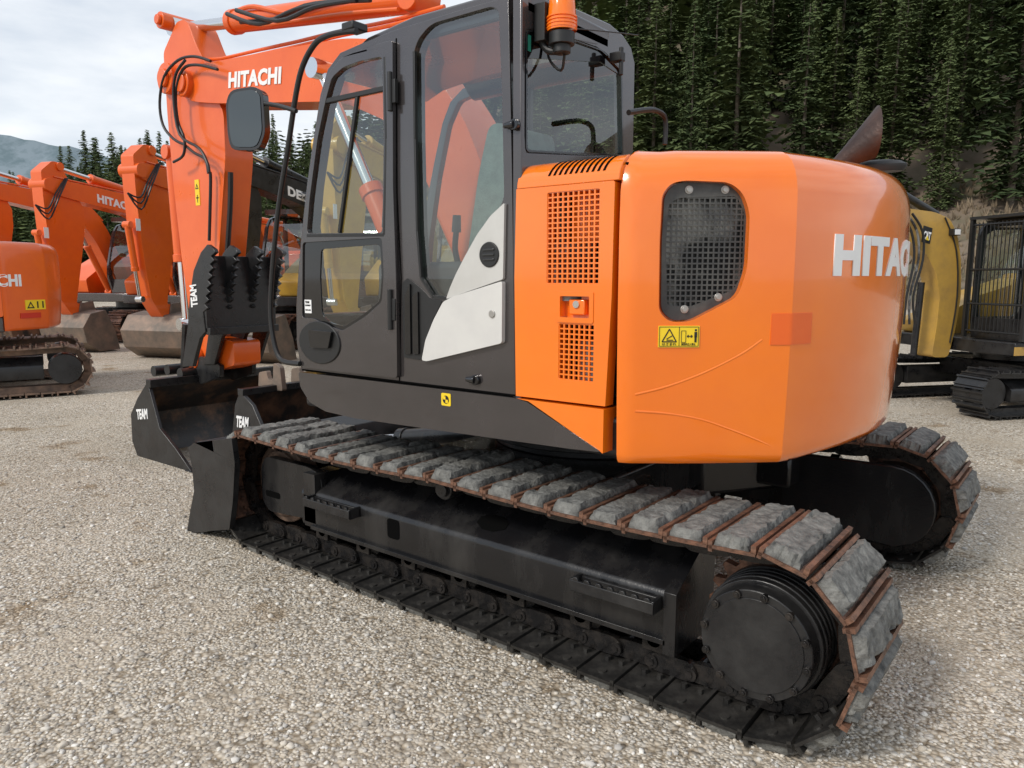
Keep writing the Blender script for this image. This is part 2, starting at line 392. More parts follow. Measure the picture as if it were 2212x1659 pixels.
    for k in range(3): h.cyl((HX,yo*(1.045+.035*k),HZ),(HX,yo*(1.053+.035*k),HZ),.218,n=48)
    h.cyl((HX,yo*1.15,HZ),(HX,yo*1.205,HZ),.200,.194,n=48)
    h.build('hub_drum',BLK,so,.005)
    h=MB(); h.cyl((HX,yo*1.205,HZ),(HX,yo*1.212,HZ),.166,n=48); h.cyl((HX,yo*1.205,HZ),(HX,yo*1.207,HZ),.192,n=48)
    h.build('hub_cover',BLK,so,.002)
    for k in range(12):
        h=MB(); a=2*pi*(k+.3)/12; c=V((HX+.181*cos(a),0,HZ+.181*sin(a))); h.cyl(c+V((0,yo*1.2,0)),c+V((0,yo*1.221,0)),.014,n=10); h.cyl(c+V((0,yo*1.221,0)),c+V((0,yo*1.225,0)),.008,n=6)
        h.build('cover_bolt',CHN,so,.001)
    if side==-1:
        g=MB(); q=[]
        for k in range(13): a=-pi/2-pi*k/12; q.append((XS+.225*cos(a),TCZ-.01+.225*sin(a)))
        q+=[(-.85,TCZ+.21),(-.85,TCZ-.19)]
        g.py(q,-.80,-.76); g.build('inner_guard_plate',FRM,fo,.01)
m=MB(); m.box(-.55,.55,-.75,.75,.42,.68)
for sx in(-1,1):
    for sy in(-1,1):
        m.prism([(sx*.2,sy*.3),(sx*.55,sy*.3),(sx*.95,sy*.88),(sx*.55,sy*.88)],lambda a,b,t:(a,b,.36+.26*t))
m.box(-.95,-.55,-.9,-.6,.4,.58)
m.build('carbody',FRM,ex,.02)
m=MB(); m.cyl((0,0,.68),(0,0,.82),.55,n=64); m.cyl((0,0,.72),(0,0,.75),.6,n=64); m.build('slew_ring',BLK,ex,.006)
# blade
bl=MB(); bx=1.84
prof=[(bx+.26,.0),(bx+.21,.06),(bx+.17,.2),(bx+.17,.36),(bx+.2,.5),(bx+.25,.57),(bx+.235,.585),(bx+.10,.53),(bx+.03,.36),(bx+.03,.2),(bx+.1,.05),(bx+.2,.0)]
bl.py(prof,-1.27,1.25)
bo=bl.build('dozer_blade',BLK,ex,.006)
e=MB(); ep=S([(411,966),(425,955),(505,946),(512,1000),(508,1080),(500,1143),(408,1151),(416,1100),(424,1060),(420,1010)],1.27)
e.py(rnd(ep,.008),1.25,1.285); e.build('end_plate',BLK,bo,.004)
for y in(-.6,.6):
    e=MB(); e.prism([(1.9,.12),(1.9,.42),(.6,.58),(.6,.44)],lambda a,b,t:(a,y*(1 if a>1 else .7)-.06+.12*t,b)); e.build('blade_arm',BLK,bo,.01)
hyd(ex,(.75,.12,.62),(1.9,.12,.42),.06,.6,'blade_cylinder',BLK)
# ---- upper deck
YC=1.205
m=MB(); m.box(-.86,1.10,-1.17,1.15,.90,1.06); m.build('turntable_deck',BLK,ex,.02)
sill=rnd(S([(648,803),(1113,859),(1140,867),(1302,976),(1230,968),(1000,936),(770,903),(706,888),(672,868),(652,835)],YC+.01),.015)
m=MB(); m.py(sill,1.08,1.225); m.build('side_sill',CHAR,ex,.018,seg=3)
m=MB(); m.py(rnd(S([(1117,860),(1306,884),(1304,980),(1299,975),(1143,866)],YC+.01),.004),1.09,1.222); m.build('lower_side_panel',ORA,ex,.012)
c=onY(964,863,1.225); m=MB()
m.py(rnd([(c.x-.028,c.z-.028),(c.x+.028,c.z-.028),(c.x+.028,c.z+.028),(c.x-.028,c.z+.028)],.008),1.224,1.2275); so=m.build('level_sticker',YEL,ex)
m=MB(); m.cyl((c.x,1.227,c.z),(c.x,1.2295,c.z),.018,n=16); m.build('dial_mark',BLK2,so)
m=MB(); m.box(c.x-.0,c.x+.014,1.229,1.2305,c.z,c.z+.014); m.box(c.x-.014,c.x,1.229,1.2305,c.z-.014,c.z); m.build('dial_quarter',YEL,so)
# ---- cab
CABO=S([(650,798),(641,740),(640,660),(644,590),(652,500),(663,400),(677,300),(692,205),(708,150),(735,114),(790,90),(850,66),(1000,20),(1098,-8),(1106,400),(1113,853)],YC)
DOOR=S([(654,794),(645,735),(644,660),(648,590),(656,500),(667,400),(681,300),(696,208),(711,158),(740,124),(790,104),(849,86),(850,400),(857,620),(859,817)],YC+.02)
G1=S([(664,504),(670,430),(687,300),(705,215),(718,168),(742,146),(780,132),(827,122),(830,300),(827,503)],YC+.02)
G2=S([(655,524),(826,514),(830,590),(826,652),(790,684),(742,714),(705,702),(680,688),(654,686)],YC+.02)
G3=S([(893,115),(903,85),(930,52),(1062,14),(1077,22),(1084,200),(1089,436),(1045,490),(1010,550),(985,600),(963,643),(935,640),(908,600),(900,500),(895,300)],YC)
DIN=S([(668,780),(662,560),(676,400),(700,230),(722,160),(770,130),(832,112),(836,400),(842,790)],YC)
m=MB(); m.py(CABO,1.135,YC,[rnd(DIN,.02),rnd(G3,.04)]); m.build('cab_side_frame',CHAR,ex,.012,seg=3)
m=MB(); m.py(rnd(DOOR,.02),YC+.001,YC+.024,[rnd(G1,.025),rnd(G2,.02)]); do=m.build('door',CHAR,ex,.007)
def pane(poly,Y,name,par,mt=GLASS):
    tr=geometry.tessellate_polygon([[V((p[0],p[1],0)) for p in poly]]); m=MB(); m.add([(p[0],Y,p[1]) for p in poly],[tuple(t) for t in tr]); return m.build(name,mt,par)
pane(rnd(G1,.025),YC+.008,'window_pane',do)
m=MB(); m.py(S([(650,690),(655,790),(850,800),(850,660),(790,704),(742,722),(700,712),(680,694)],YC),YC-.03,YC); m.build('door_inner_panel',TRIM,do)
G2i=S([(692,538),(820,528),(823,600),(819,650),(786,677),(742,706),(712,697),(694,680),(690,600)],YC+.02)
m=MB(); m.py(rnd(G2,.02),YC+.006,YC+.016,[rnd(G2i,.025)]); m.build('pane_border',GLB,do,.002)
pane(rnd(G2i,.025),YC+.012,'window_pane',do)
def bar_px(pts,w,Y0,Y1,name,mt,par):
    b=MB(); P=[V(q) for q in S(pts,Y1)]
    for a,c in zip(P[:-1],P[1:]):
        t=(c-a).normalized(); n=V((-t.y,t.x))*w/2
        b.py([tuple(a+n),tuple(c+n),tuple(c-n),tuple(a-n)],Y0,Y1)
    return b.build(name,mt,par,.002)
bar_px([(702,218),(830,190)],.022,YC+.004,YC+.022,'window_bar',BLK2,do)
bar_px([(770,203),(731,503)],.018,YC+.004,YC+.02,'window_bar',BLK2,do)
bar_px([(830,122),(833,300),(829,507)],.014,YC+.004,YC+.025,'window_seal',BLK2,do)
bar_px([(662,509),(829,507)],.016,YC+.004,YC+.025,'window_seal',BLK2,do)
bar_px([(652,799),(1112,855)],.009,YC-.02,YC+.004,'panel_gap',HOLE,ex)
c0_=onY(665,662,YC+.02); m=MB(); m.box(c0_.x-.027,c0_.x+.027,YC+.0165,YC+.019,c0_.z-.034,c0_.z+.034); st_=m.build('dealer_sticker',LET,do)
def flat_text(s,x,z,w,h,Y,par,mt,bold=.02): return textmesh(s,lambda a,b,t:V((x-a,Y+t*.001,z+b)),w,h,1,bold,name='sticker_words',m=mt,parent=par)
flat_text('TEAM',c0_.x+.022,c0_.z+.016,.034,.012,YC+.0192,st_,BLK2,.04); flat_text('EQUIPMENT',c0_.x+.022,c0_.z+.0,.044,.010,YC+.0192,st_,BLK2,.02); flat_text('250-576-3220',c0_.x+.022,c0_.z-.022,.044,.008,YC+.0192,st_,BLK2,.02)
for v0,v1 in((155,240),(625,712)):
    a=onY(842,v0,YC+.03);b=onY(843,v1,YC+.03); m=MB(); m.cyl(a,b,.012,n=12); m.box(a.x-.03,a.x+.02,YC+.01,YC+.03,(a.z+b.z)/2-.05,(a.z+b.z)/2+.05); m.build('hinge',BLK2,do,.002)
hp=[(690+44*cos(2*pi*k/24),740-46*sin(2*pi*k/24)+6*cos(2*pi*k/24)) for k in range(24)]
m=MB(); m.py(S(hp,YC+.03),YC+.02,YC+.032); ho=m.build('door_handle_plate',BLK2,do,.004)
m=MB(); m.py(rnd(S([(672,712),(722,716),(715,752),(676,750)],YC+.03),.01),YC+.03,YC+.05); m.build('door_handle',GLB,do,.006)
pane(rnd(G3,.04),YC-.015,'side_window',ex)
bar_px([(893,110),(895,300),(900,500),(908,600),(935,642),(963,645)],.012,YC-.01,YC+.006,'window_seal',BLK2,ex)
wp=S([(1090,438),(1087,603),(964,646),(972,622),(985,592),(1005,553),(1030,508),(1060,466)],YC+.012)
m=MB(); m.py(rnd(wp,.008),YC-.02,YC+.014); w1=m.build('silver_corner_panel',WHT,ex,.006)
wp=S([(1088,607),(1087,741),(925,780),(914,778),(922,735),(940,690),(960,652),(980,641)],YC+.012)
m=MB(); m.py(rnd(wp,.012),YC-.01,YC+.022); w2=m.build('silver_corner_panel',WHT2,ex,.012,seg=3)
c=onY(1057,550,YC+.015); m=MB(); m.cyl((c.x,YC+.012,c.z),(c.x,YC+.02,c.z),.052,n=28); v1=m.build('round_vent',BLK2,w1,.004)
m=MB(); 
for k in range(3): m.box(c.x-.03,c.x+.03,YC+.019,YC+.024,c.z-.025+k*.02,c.z-.015+k*.02)
m.build('vent_slats',GLB,w1,.002)
c=onY(1064,678,YC+.02); m=MB(); m.cyl((c.x,YC+.018,c.z),(c.x,YC+.028,c.z),.016,n=16); m.build('lock',ZINC,w2,.002)
vp=S([(868,612),(880,600),(908,622),(930,645),(955,650),(935,690),(918,740),(910,778),(872,772)],YC+.006)
m=MB(); m.py(rnd(vp,.012),YC-.02,YC+.006); vo=m.build('intake_vent',BLK2,ex,.004)
m=MB()
for dx in(0,17):
    m.py(rnd(S([(875+dx,640),(886+dx,612+dx),(888+dx,765),(876+dx,765)],YC+.012),.006),YC,YC+.016)
m.build('vent_slats',GLB,vo,.004)
for u,v in((1095,270),(1012,820)):
    c=onY(u,v,YC+.02); m=MB(); m.cyl((c.x-.03,YC+.012,c.z),(c.x+.02,YC+.012,c.z),.018,.01,n=14); m.cyl((c.x-.03,YC,c.z),(c.x-.03,YC+.018,c.z),.022,n=14); m.build('side_lamp',GLB,ex,.003)
bar_px([(855,82),(857,420),(866,600),(862,830)],.006,YC-.01,YC+.003,'panel_gap',HOLE,ex)
XR=CABO[-2][0]
YF=onX(1354,250,XR).y
fh1=S([(664,640),(670,500),(684,350),(704,210),(725,148),(790,112),(1000,45),(1085,25),(1092,420),(1085,640)],YC)
m=MB(); m.py(CABO,YF,YF+.04,[rnd(fh1,.03)]); m.build('cab_far_frame',CHAR,ex,.01)
pane(rnd(fh1,.03),YF+.02,'far_window',ex,GLASSI)
b=onY(890,640,YC); m=MB(); m.box(b.x-.015,b.x+.015,YF+.0,YF+.03,1.3,2.6); m.build('far_pillar',BLK2,ex,.004)
fo_=[(o[0],o[1]) for o in CABO[:11]]
vs=[];fs=[]
for x,z in fo_:
    vs+=[(x-.02,YF+.05,z),(x-.02,YC-.07,z)]
for i in range(len(fo_)-1): fs.append((2*i,2*i+1,2*i+3,2*i+2))
m=MB(); m.add(vs[6:],[tuple(i for i in f) for f in fs[:-3]]); m.build('windscreen',GLASSI,ex)
m=MB(); m.box(fo_[0][0]-.06,fo_[0][0]-.0,YF,YC-.07,1.1,1.4); m.build('cab_front_panel',CHAR,ex,.02)
def SX(pts,X): return [(onX(u,v,X).y,onX(u,v,X).z) for u,v in pts]
ytop=YC-.002
ZR=2.69
XO=XR-.045
wall=[(YF,1.06),(ytop,1.06),(ytop,ZR)]+SX([(1240,30),(1300,56),(1328,80),(1346,106),(1354,140)],XR)
rwin=SX([(1128,62),(1180,66),(1300,108),(1343,152),(1346,338),(1134,328)],XO)
rwin=[(min(max(y,YF+.022),YC-.028),z) for y,z in rwin]
m=MB(); m.px(wall,XR,XO,[rnd(rwin,.025)]); m.build('cab_rear_frame',CHAR,ex,.010,seg=3)
def paneX(poly,X,name,par,mt=GLASS):
    tr=geometry.tessellate_polygon([[V((p[0],p[1],0)) for p in poly]]); m=MB(); m.add([(X,p[0],p[1]) for p in poly],[tuple(t) for t in tr]); return m.build(name,mt,par)
paneX(rnd(rwin,.025),XO+.010,'rear_window',ex)
hd=[(rwin[0][0]-.004,rwin[0][1]-.004),(rwin[1][0],rwin[1][1]-.004),(rwin[2][0],rwin[2][1]-.004),(rwin[3][0]+.006,rwin[3][1]-.004),(rwin[3][0]+.006,rwin[3][1]-.02),(rwin[2][0],rwin[2][1]-.05),(rwin[0][0]-.004,rwin[0][1]-.10)]
m=MB(); m.px(hd,XO+.009,XO+.006); m.build('rear_window_tint_band',GLB,ex)
stp=onX(1140,92,XO+.004); m=MB(); m.box(XO+.005,XO+.003,stp.y-.02,stp.y+.02,stp.z-.03,stp.z+.03); m.build('green_sticker',mat('green_sticker',(.02,.22,.16),.4),ex)
cy_=sum(p[0] for p in rwin)/6; cz_=sum(p[1] for p in rwin)/6
sc_=lambda k:[(cy_+(y-cy_)*k,cz_+(z-cz_)*k) for y,z in rwin]
m=MB(); m.px(rnd(sc_(1.0),.025),XO+.004,XO-.003,[rnd(sc_(.972),.02)]); m.build('rear_window_seal',GLB,ex,.001)
prr=[(XR-.045,2.60),(XR-.045,2.64),(-.42,2.68),(-.3,2.705),(.2,2.71),(.5,2.68),(.68,2.61),(.76,2.54),(.72,2.53),(.6,2.57),(.3,2.6),(-.35,2.6)]
m=MB(); m.py(prr,YF+.25,YC-.035); m.build('cab_roof',CHAR,ex,.02,seg=3)
rc=[(YF+.27,2.70),(YF+.12,2.685),(YF+.03,2.66),(YF+.0,2.60),(YF+.0,2.56),(YF+.04,2.57),(YF+.1,2.63),(YF+.27,2.64)]
m=MB(); m.px(rc,XR-.03,.6); m.build('roof_edge_rail',CHAR,ex,.008,seg=3)
# interior
m=MB(); m.box(-.3,1.0,YF+.05,YC-.08,1.1,1.16); m.build('cab_floor',TRIM,ex,.01)
m=MB(); m.py(rnd([(.0,1.45),(.5,1.5),(.52,1.6),(.05,1.58)],.04),.62,1.02); se=m.build('operator_seat',SEAT,ex,.04,seg=3)
m=MB(); m.py(rnd([(.08,1.55),(-.03,1.55),(-.2,2.05),(-.17,2.25),(-.08,2.25),(-.02,2.05)],.05),.64,1.0); m.build('seat_back',SEAT,se,.05,seg=3)
m=MB(); m.box(.05,.45,.66,.96,1.16,1.46); m.build('seat_base',TRIM,se,.02)
for y in(.56,1.06):
    m=MB(); m.box(.0,.55,y-.05,y+.05,1.3,1.66); co=m.build('armrest_console',TRIM,ex,.03,seg=3)
    m=MB(); m.tube([(.5,y,1.64),(.53,y,1.74),(.52,y,1.84)],.016); m.cyl((.52,y,1.83),(.515,y,1.92),.026,.022,n=14); m.build('joystick',BLK2,co)
m=MB(); m.box(.82,.93,.52,.66,1.5,1.75); m.cyl((.87,.59,1.1),(.87,.59,1.55),.02,n=10); m.build('monitor',BLK2,ex,.01)
for y in(.74,.84): m=MB(); m.tube([(.85,y,1.16),(.82,y,1.5),(.78,y,1.72)],.013); m.build('travel_lever',BLK2,ex)
rail=[(770,66),(735,70),(705,78),(680,95),(655,140),(640,200),(622,320),(603,440),(592,540),(585,640),(586,700),(596,755),(612,780),(648,786)]
m=MB(); m.tube([onY(u,v,1.235) for u,v in rail],.0135,n=10); m.build('guard_rail',BLK2,ex)
c=onY(768,62,1.2); m=MB(); m.box(c.x-.04,c.x+.04,1.16,1.25,c.z-.015,c.z+.02); m.build('rail_bracket',BLK2,ex,.006)
m=MB(); m.tube([onY(u,v,1.26) for u,v in((560,222),(600,228),(640,240))],.011); mo=m.build('mirror_arm',BLK2,ex)
mc=onY(530,257,1.32)
mp=rnd([(-.085,-.2),(.06,-.21),(.10,-.1),(.10,.17),(.06,.21),(-.07,.2),(-.1,.12),(-.1,-.1)],.04,3)
ma=V((RT.x*.9+FW.x*-.25,RT.y*.9+FW.y*-.25,0)).normalized(); mn=ma.cross(V((0,0,1))).normalized()
if mn.dot(CAM-mc)<0: mn=-mn
k_=.8
def mf(a,b,o): return mc+ma*(a*1.2-b*.10)*k_*1.15+V((0,0,b*k_*.97))+mn*o+mn*(-b*.12)
m=MB(); m.prism(mp,lambda a,b,t:mf(a,b,-.05*t)); m.build('mirror_housing',GLB,ex,.015,seg=3)
m=MB(); m.prism([(a*.86,b*.9) for a,b in mp],lambda a,b,t:mf(a,b,.004-.003*t)); m.build('mirror_glass',MIRR,ex)
# beacon
bc=V((-.52,1.085,2.60))
pf=[(.056,0),(.058,.01),(.056,.02),(.054,.06),(.05,.11),(.042,.135),(.025,.15),(0.001,.156)]
vs=[];fs=[];n=28
for r_,z_ in pf: vs+=[(bc.x+r_*cos(2*pi*k/n),bc.y+r_*sin(2*pi*k/n),bc.z-.07+z_) for k in range(n)]
for j in range(len(pf)-1):
    for k in range(n): fs.append((j*n+k,j*n+(k+1)%n,(j+1)*n+(k+1)%n,(j+1)*n+k))
m=MB(); m.cyl(bc+V((0,0,-.12)),bc+V((0,0,-.075)),.05,n=28); m.cyl(bc+V((0,0,-.15)),bc+V((0,0,-.12)),.035,n=20)
m.tube([bc+V((0,0,-.14)),bc+V((.06,.01,-.13)),bc+V((.1,.02,-.06)),bc+V((.12,.02,.02))],.014); m.box(-.47,-.42,1.05,1.13,2.5,2.64); m.tube([bc+V((0,-.02,-.15)),bc+V((.03,-.04,-.2)),bc+V((.09,-.04,-.14)),bc+V((.1,-.04,-.02))],.006)
be=m.build('beacon',BLK2,ex,.003)
m=MB(); m.add(vs,fs); 
for k in range(4): m.cyl(bc+V((0,0,-.062+k*.013)),bc+V((0,0,-.057+k*.013)),.0595,n=28)
m.build('beacon_lens',AMB,be)
c=onX(1342,122,-.48); m=MB(); m.box(c.x-.01,c.x+.05,c.y-.02,c.y+.02,c.z-.02,c.z+.02); m.cyl(c+V((0,0,-.08)),c+V((0,0,.04)),.010,n=10); m.build('corner_bracket',BLK2,ex,.004)
m=MB(); m.tube([onX(1240,62,-.48),onX(1310,68,-.5),onX(1378,76,-.52)],.0025,n=6); m.build('antenna',BLK2,ex)
# ---- engine door
EDo=S([(1116,400),(1120,397),(1326,390),(1329,393),(1322,640),(1308,878),(1115,855),(1112,600)],YC+.005)
def rectpx(uL,uR,vT,vB,Y):
    a=onY(uL,(vT+vB)/2,Y).x;b=onY(uR,(vT+vB)/2,Y).x; c=onY((uL+uR)/2,vT,Y).z;d=onY((uL+uR)/2,vB,Y).z
    return min(a,b),max(a,b),min(c,d),max(c,d)
g1=rectpx(1184,1297,412,613,YC); g2=rectpx(1209,1285,700,822,YC); g3=rectpx(1213,1276,640,686,YC)
def rp(g,e=0): return [(g[0]-e,g[2]-e),(g[1]+e,g[2]-e),(g[1]+e,g[3]+e),(g[0]-e,g[3]+e)]
zt_=min(EDo[0][1],EDo[2][1])
EDo=[(x,min(z,zt_)) for x,z in EDo]
m=MB(); m.py(EDo,YC-.05,YC+.008,[rnd(rp(g1),.01),rnd(rp(g2),.01),rnd(rp(g3),.006)]); ed=m.build('engine_door',ORA,ex,.003,seg=2)
def grid(mb,g,nx,nz,y0,y1,fr=.26):
    wx=(g[1]-g[0])/nx; wz=(g[3]-g[2])/nz
    for i in range(nx+1):
        x=g[0]+wx*i; mb.box(x-wx*fr/2,x+wx*fr/2,y0,y1,g[2],g[3])
    for j in range(nz+1):
        z=g[2]+wz*j; mb.box(g[0],g[1],y0+.0005,y1-.0005,z-wz*fr/2,z+wz*fr/2)
m=MB(); grid(m,g1,10,18,YC-.004,YC+.005,.3); m.build('upper_grille',ORA,ed)
m=MB(); grid(m,g2,7,11,YC-.004,YC+.005,.3); m.build('lower_grille',ORA,ed)
m=MB(); m.box(g3[0]-.002,g3[1]+.002,YC-.045,YC-.03,g3[2]-.002,g3[3]+.002); lo=m.build('latch_recess',ORA,ed)
m=MB(); m.box(g3[0]+.03,g3[1]-.03,YC-.03,YC-.004,g3[2]+.01,g3[3]-.012); m.build('latch',ORA,ed,.005)
m=MB(); cx=(g3[0]+g3[1])/2; m.cyl((cx,YC-.01,g3[2]+.05),(cx,YC+.002,g3[2]+.05),.014,n=14); m.build('latch_lock',CHROME,ed)
m=MB(); gg=(g3[0]-.018,g3[1]+.018,g3[2]-.02,g3[3]+.018); m.py(rnd(rp(gg),.008),YC+.007,YC+.012,[rnd(rp(g3),.006)]); m.build('latch_frame',ORA,ed,.003)
m=MB(); m.box(-.82,-.45,.6,1.08,1.1,1.9); m.build('engine_bay_box',HOLE,ex)
m=MB(); 
for x,z,r_ in((-.62,1.62,.1),(-.72,1.25,.08),(-.55,1.8,.05)): m.cyl((x,1.1,z-.12),(x,1.1,z+.1),r_,n=20)
m.tube([(-.5,1.14,1.5),(-.62,1.15,1.45),(-.75,1.14,1.55),(-.8,1.13,1.8)],.02); m.build('engine_parts',ENG,ex)
Yd=YC+.008
hz=zt_
hprof=[(Yd,hz+.001)]+[(Yd-.10*(1-cos(a)),hz+(2.035-hz)*sin(a)) for a in [k/8*pi/2 for k in range(1,9)]]
hp_=hprof+[(.9,2.045),(-1.1,2.04),(-1.19,1.95),(-1.19,1.7),(1.10,1.7),(1.10,hz+.001)]
x0,x1=XR-.03,-.862
m=MB(); m.px(hp_,x0,x1); ho=m.build('engine_hood',ORA,ex,.003,ang=50)
m=MB()
xs0=onY(1200,365,Yd-.05).x; xs1=onY(1318,362,Yd-.05).x
for k in range(11):
    xc=xs0+(xs1-xs0)*k/10; pts=[]
    for j,(yy,zz) in enumerate(hprof[2:8]):
        nx_=hprof[j+3]
        dy=nx_[0]-yy; dz=nx_[1]-zz; L_=sqrt(dy*dy+dz*dz) or 1; ny,nz=dz/L_,-dy/L_
        pts.append((xc-.004*j,yy+ny*.0015,zz+nz*.0015))
    vs=[];fs=[]
    for x,y,z in pts: vs+=[(x-.0055,y,z),(x+.0055,y,z)]
    for j in range(len(pts)-1): fs.append((2*j,2*j+1,2*j+3,2*j+2))
    m.add(vs,fs)
m.build('hood_louvres',HOLE,ho)
m=MB(); m.box(-.872,-.855,-1.15,1.17,.95,2.0); m.build('rear_gap',HOLE,ex)
m=MB(); m.py(rnd([(-.86,1.06),(1.05,1.06),(1.1,1.35),(.9,1.62),(.3,1.7),(.1,1.9),(-.86,1.95)],.05),-1.2,-.5); m.build('right_housing',ORA,ex,.03,seg=3)
m=MB(); m.box(-.46,.15,-.5,.34,1.06,1.85); m.build('middle_housing',ORA,ex,.02)
m=MB(); m.tube([onX(u,v,-.6) for u,v in((1358,243),(1390,238),(1415,238),(1434,250),(1438,275),(1436,312))],.012); m.build('hood_handrail',BLK2,ex)
# ---- counterweight
cwme=cw_mesh().mesh('counterweight',14); cwme.materials.append(ORA); cwo=objm('counterweight',cwme,ex)
P0=onS(1522,545)[0]; q0=onS(1440,545)[0]; q1=onS(1606,545)[0]
TT=V((q1.x-q0.x,q1.y-q0.y,0)).normalized(); NN=TT.cross(V((0,0,1))); 
if NN.dot(CAM-P0)<0: NN=-NN
if TT.dot(RT)<0: TT=-TT
def L2(pts,off=0):
    p=P0+NN*off; return [((onP(u,v,p,NN)-p).dot(TT),(onP(u,v,p,NN)-p).z) for u,v in pts]
OPN=[(1432,420),(1452,396),(1480,390),(1578,394),(1606,418),(1620,460),(1614,580),(1594,640),(1490,694),(1446,694),(1424,672),(1426,520)]
cut=MB(); cut.prism(rnd(L2(OPN),.03),lambda a,b,t:P0+TT*a*(1+.05*t)+V((0,0,b*(1+.05*t)))+NN*(-.055+.3*t))
cme=cut.mesh('cut'); cuo=objm('cut',cme)
bm_=cwo.modifiers.new('bool','BOOLEAN'); bm_.object=cuo; bm_.solver='EXACT'; bm_.operation='DIFFERENCE'
dg=bpy.context.evaluated_depsgraph_get(); dg.update(); nm=bpy.data.meshes.new_from_object(cwo.evaluated_get(dg))
cwo.modifiers.clear(); cwo.data=nm; bpy.data.objects.remove(cuo)
nm.shade_smooth(); nm.set_sharp_from_angle(angle=radians(38))
for e_ in nm.edges:
    a_,b_=[nm.vertices[i].co for i in e_.vertices]
    if all(abs(degrees(atan2(abs(q.y),q.x-CWX))-RIDGE)<.15 for q in(a_,b_)) and abs(a_.z-b_.z)>.004: e_.use_edge_sharp=True
b=cwo.modifiers.new('b','BEVEL'); b.width=.012; b.segments=3; b.limit_method='ANGLE'; b.angle_limit=radians(45)
def LP(a,b,o): return P0+TT*a+V((0,0,b))+NN*o
plo=rnd(L2([(u+(1522-u)*.02,v+(545-v)*.02) for u,v in OPN],-.05),.03)
IN=[(1466,428),(1590,424),(1606,458),(1602,590),(1584,626),(1490,662),(1440,660),(1438,520),(1444,440)]
pin=L2(IN,-.045); pin_r=rnd(pin,.015)
PLT=mat('plate_paint',(.05,.05,.05),.42,.2,(.10,.098,.09),8)
m=MB(); m.prism(plo,lambda a,b,t:LP(a,b,-.052+.014*t),[pin_r]); gp=m.build('grille_plate',PLT,cwo,.003)
m=MB(); m.prism(pin_r,lambda a,b,t:LP(a,b,-.0548+.003*t)); m.build('grille_backing',GBACK,cwo)
def clip(poly,ax,c):
    xs=[]
    for i in range(len(poly)):
        p=poly[i];q=poly[(i+1)%len(poly)]
        if (p[ax]-c)*(q[ax]-c)<0:
            t=(c-p[ax])/(q[ax]-p[ax]); xs.append(p[1-ax]+(q[1-ax]-p[1-ax])*t)
    return (min(xs),max(xs)) if len(xs)>=2 else None
m=MB(); cell=.0195
xs=[p[0] for p in pin]; zs=[p[1] for p in pin]; c=min(xs)
while c<max(xs):
    iv=clip(pin,0,c)
    if iv: m.prism([(c-.003,iv[0]),(c+.003,iv[0]),(c+.003,iv[1]),(c-.003,iv[1])],lambda a,b,t:LP(a,b,-.044+.004*t))
    c+=cell
c=min(zs)
while c<max(zs):
    iv=clip(pin,1,c)
    if iv: m.prism([(iv[0],c-.003),(iv[1],c-.003),(iv[1],c+.003),(iv[0],c+.003)],lambda a,b,t:LP(a,b,-.0436+.004*t))
    c+=cell
m.build('grille_mesh',PLT,gp)
for u,v in((1488,410),(1566,410),(1478,668),(1551,642)):
    m=MB(); q=L2([(u,v)],-.04)[0]; m.cyl(LP(q[0],q[1],-.04),LP(q[0],q[1],-.028),.010,n=10); m.cyl(LP(q[0],q[1],-.04),LP(q[0],q[1],-.035),.015,n=14); m.build('plate_bolt',ZINC,gp,.001)
def cyl_fn(u,v,off=.003):
    p,s0=onS(u,v)
    def f(x,y,z):
        q=surf(s0+x,off*min(z,1)); return V((q.x,q.y,p.z+y))
    return f
f=cyl_fn(1798,597,.004)
textmesh('HITACHI',f,1.06,.160,1,.05,name='lettering',parent=cwo,cs=1.05)
def curved_rect(f,w,h,z0,z1,name,mt,par,x0=0,y0=0,nx=10):
    m=MB(); vs=[];fs=[]
    for i in range(nx+1):
        for y in(y0,y0+h):
            vs+=[f(x0+w*i/nx,y,z0),f(x0+w*i/nx,y,z1)]
    for i in range(nx):
        a=i*4; fs+=[(a,a+4,a+6,a+2),(a+1,a+3,a+7,a+5),(a,a+1,a+5,a+4),(a+2,a+6,a+7,a+3)]
    fs+=[(0,2,3,1),(nx*4,nx*4+1,nx*4+3,nx*4+2)]
    m.add(vs,fs); return m.build(name,mt,par)
f=cyl_fn(1664,745,.003); curved_rect(f,.19,.115,-1,.5,'touch_up_patch',PATCH,cwo,nx=20)
f=cyl_fn(1421,750,.003)
st=curved_rect(f,.150,.078,-1,1,'warning_sticker',YEL,cwo)
f2=cyl_fn(1421,750,.0045)
m=MB()
def strip(pl): m.prism(pl,lambda a,b,t:f2(a,b,-.5+1.5*t))
def seg2(a,b,w):
    a=V(a);b=V(b);t=(b-a).normalized();n=V((-t.y,t.x))*w/2; strip([tuple(a+n),tuple(b+n),tuple(b-n),tuple(a-n)])
for a,b in(((.004,.004),(.146,.004)),((.146,.004),(.146,.074)),((.146,.074),(.004,.074)),((.004,.074),(.004,.004)),((.076,.004),(.076,.074))): seg2(a,b,.0016)
for a,b in(((.014,.02),(.066,.02)),((.066,.02),(.040,.066)),((.040,.066),(.014,.02))): seg2(a,b,.004)
seg2((.03,.03),(.05,.042),.003); seg2((.03,.026),(.054,.026),.003)
seg2((.084,.018),(.084,.06),.0015);seg2((.10,.018),(.10,.06),.0015);seg2((.084,.06),(.10,.06),.0015);seg2((.084,.018),(.10,.018),.0015)
seg2((.105,.04),(.124,.04),.003);seg2((.105,.04),(.110,.045),.003);seg2((.124,.04),(.119,.045),.003);seg2((.105,.04),(.110,.035),.003);seg2((.124,.04),(.119,.035),.003)
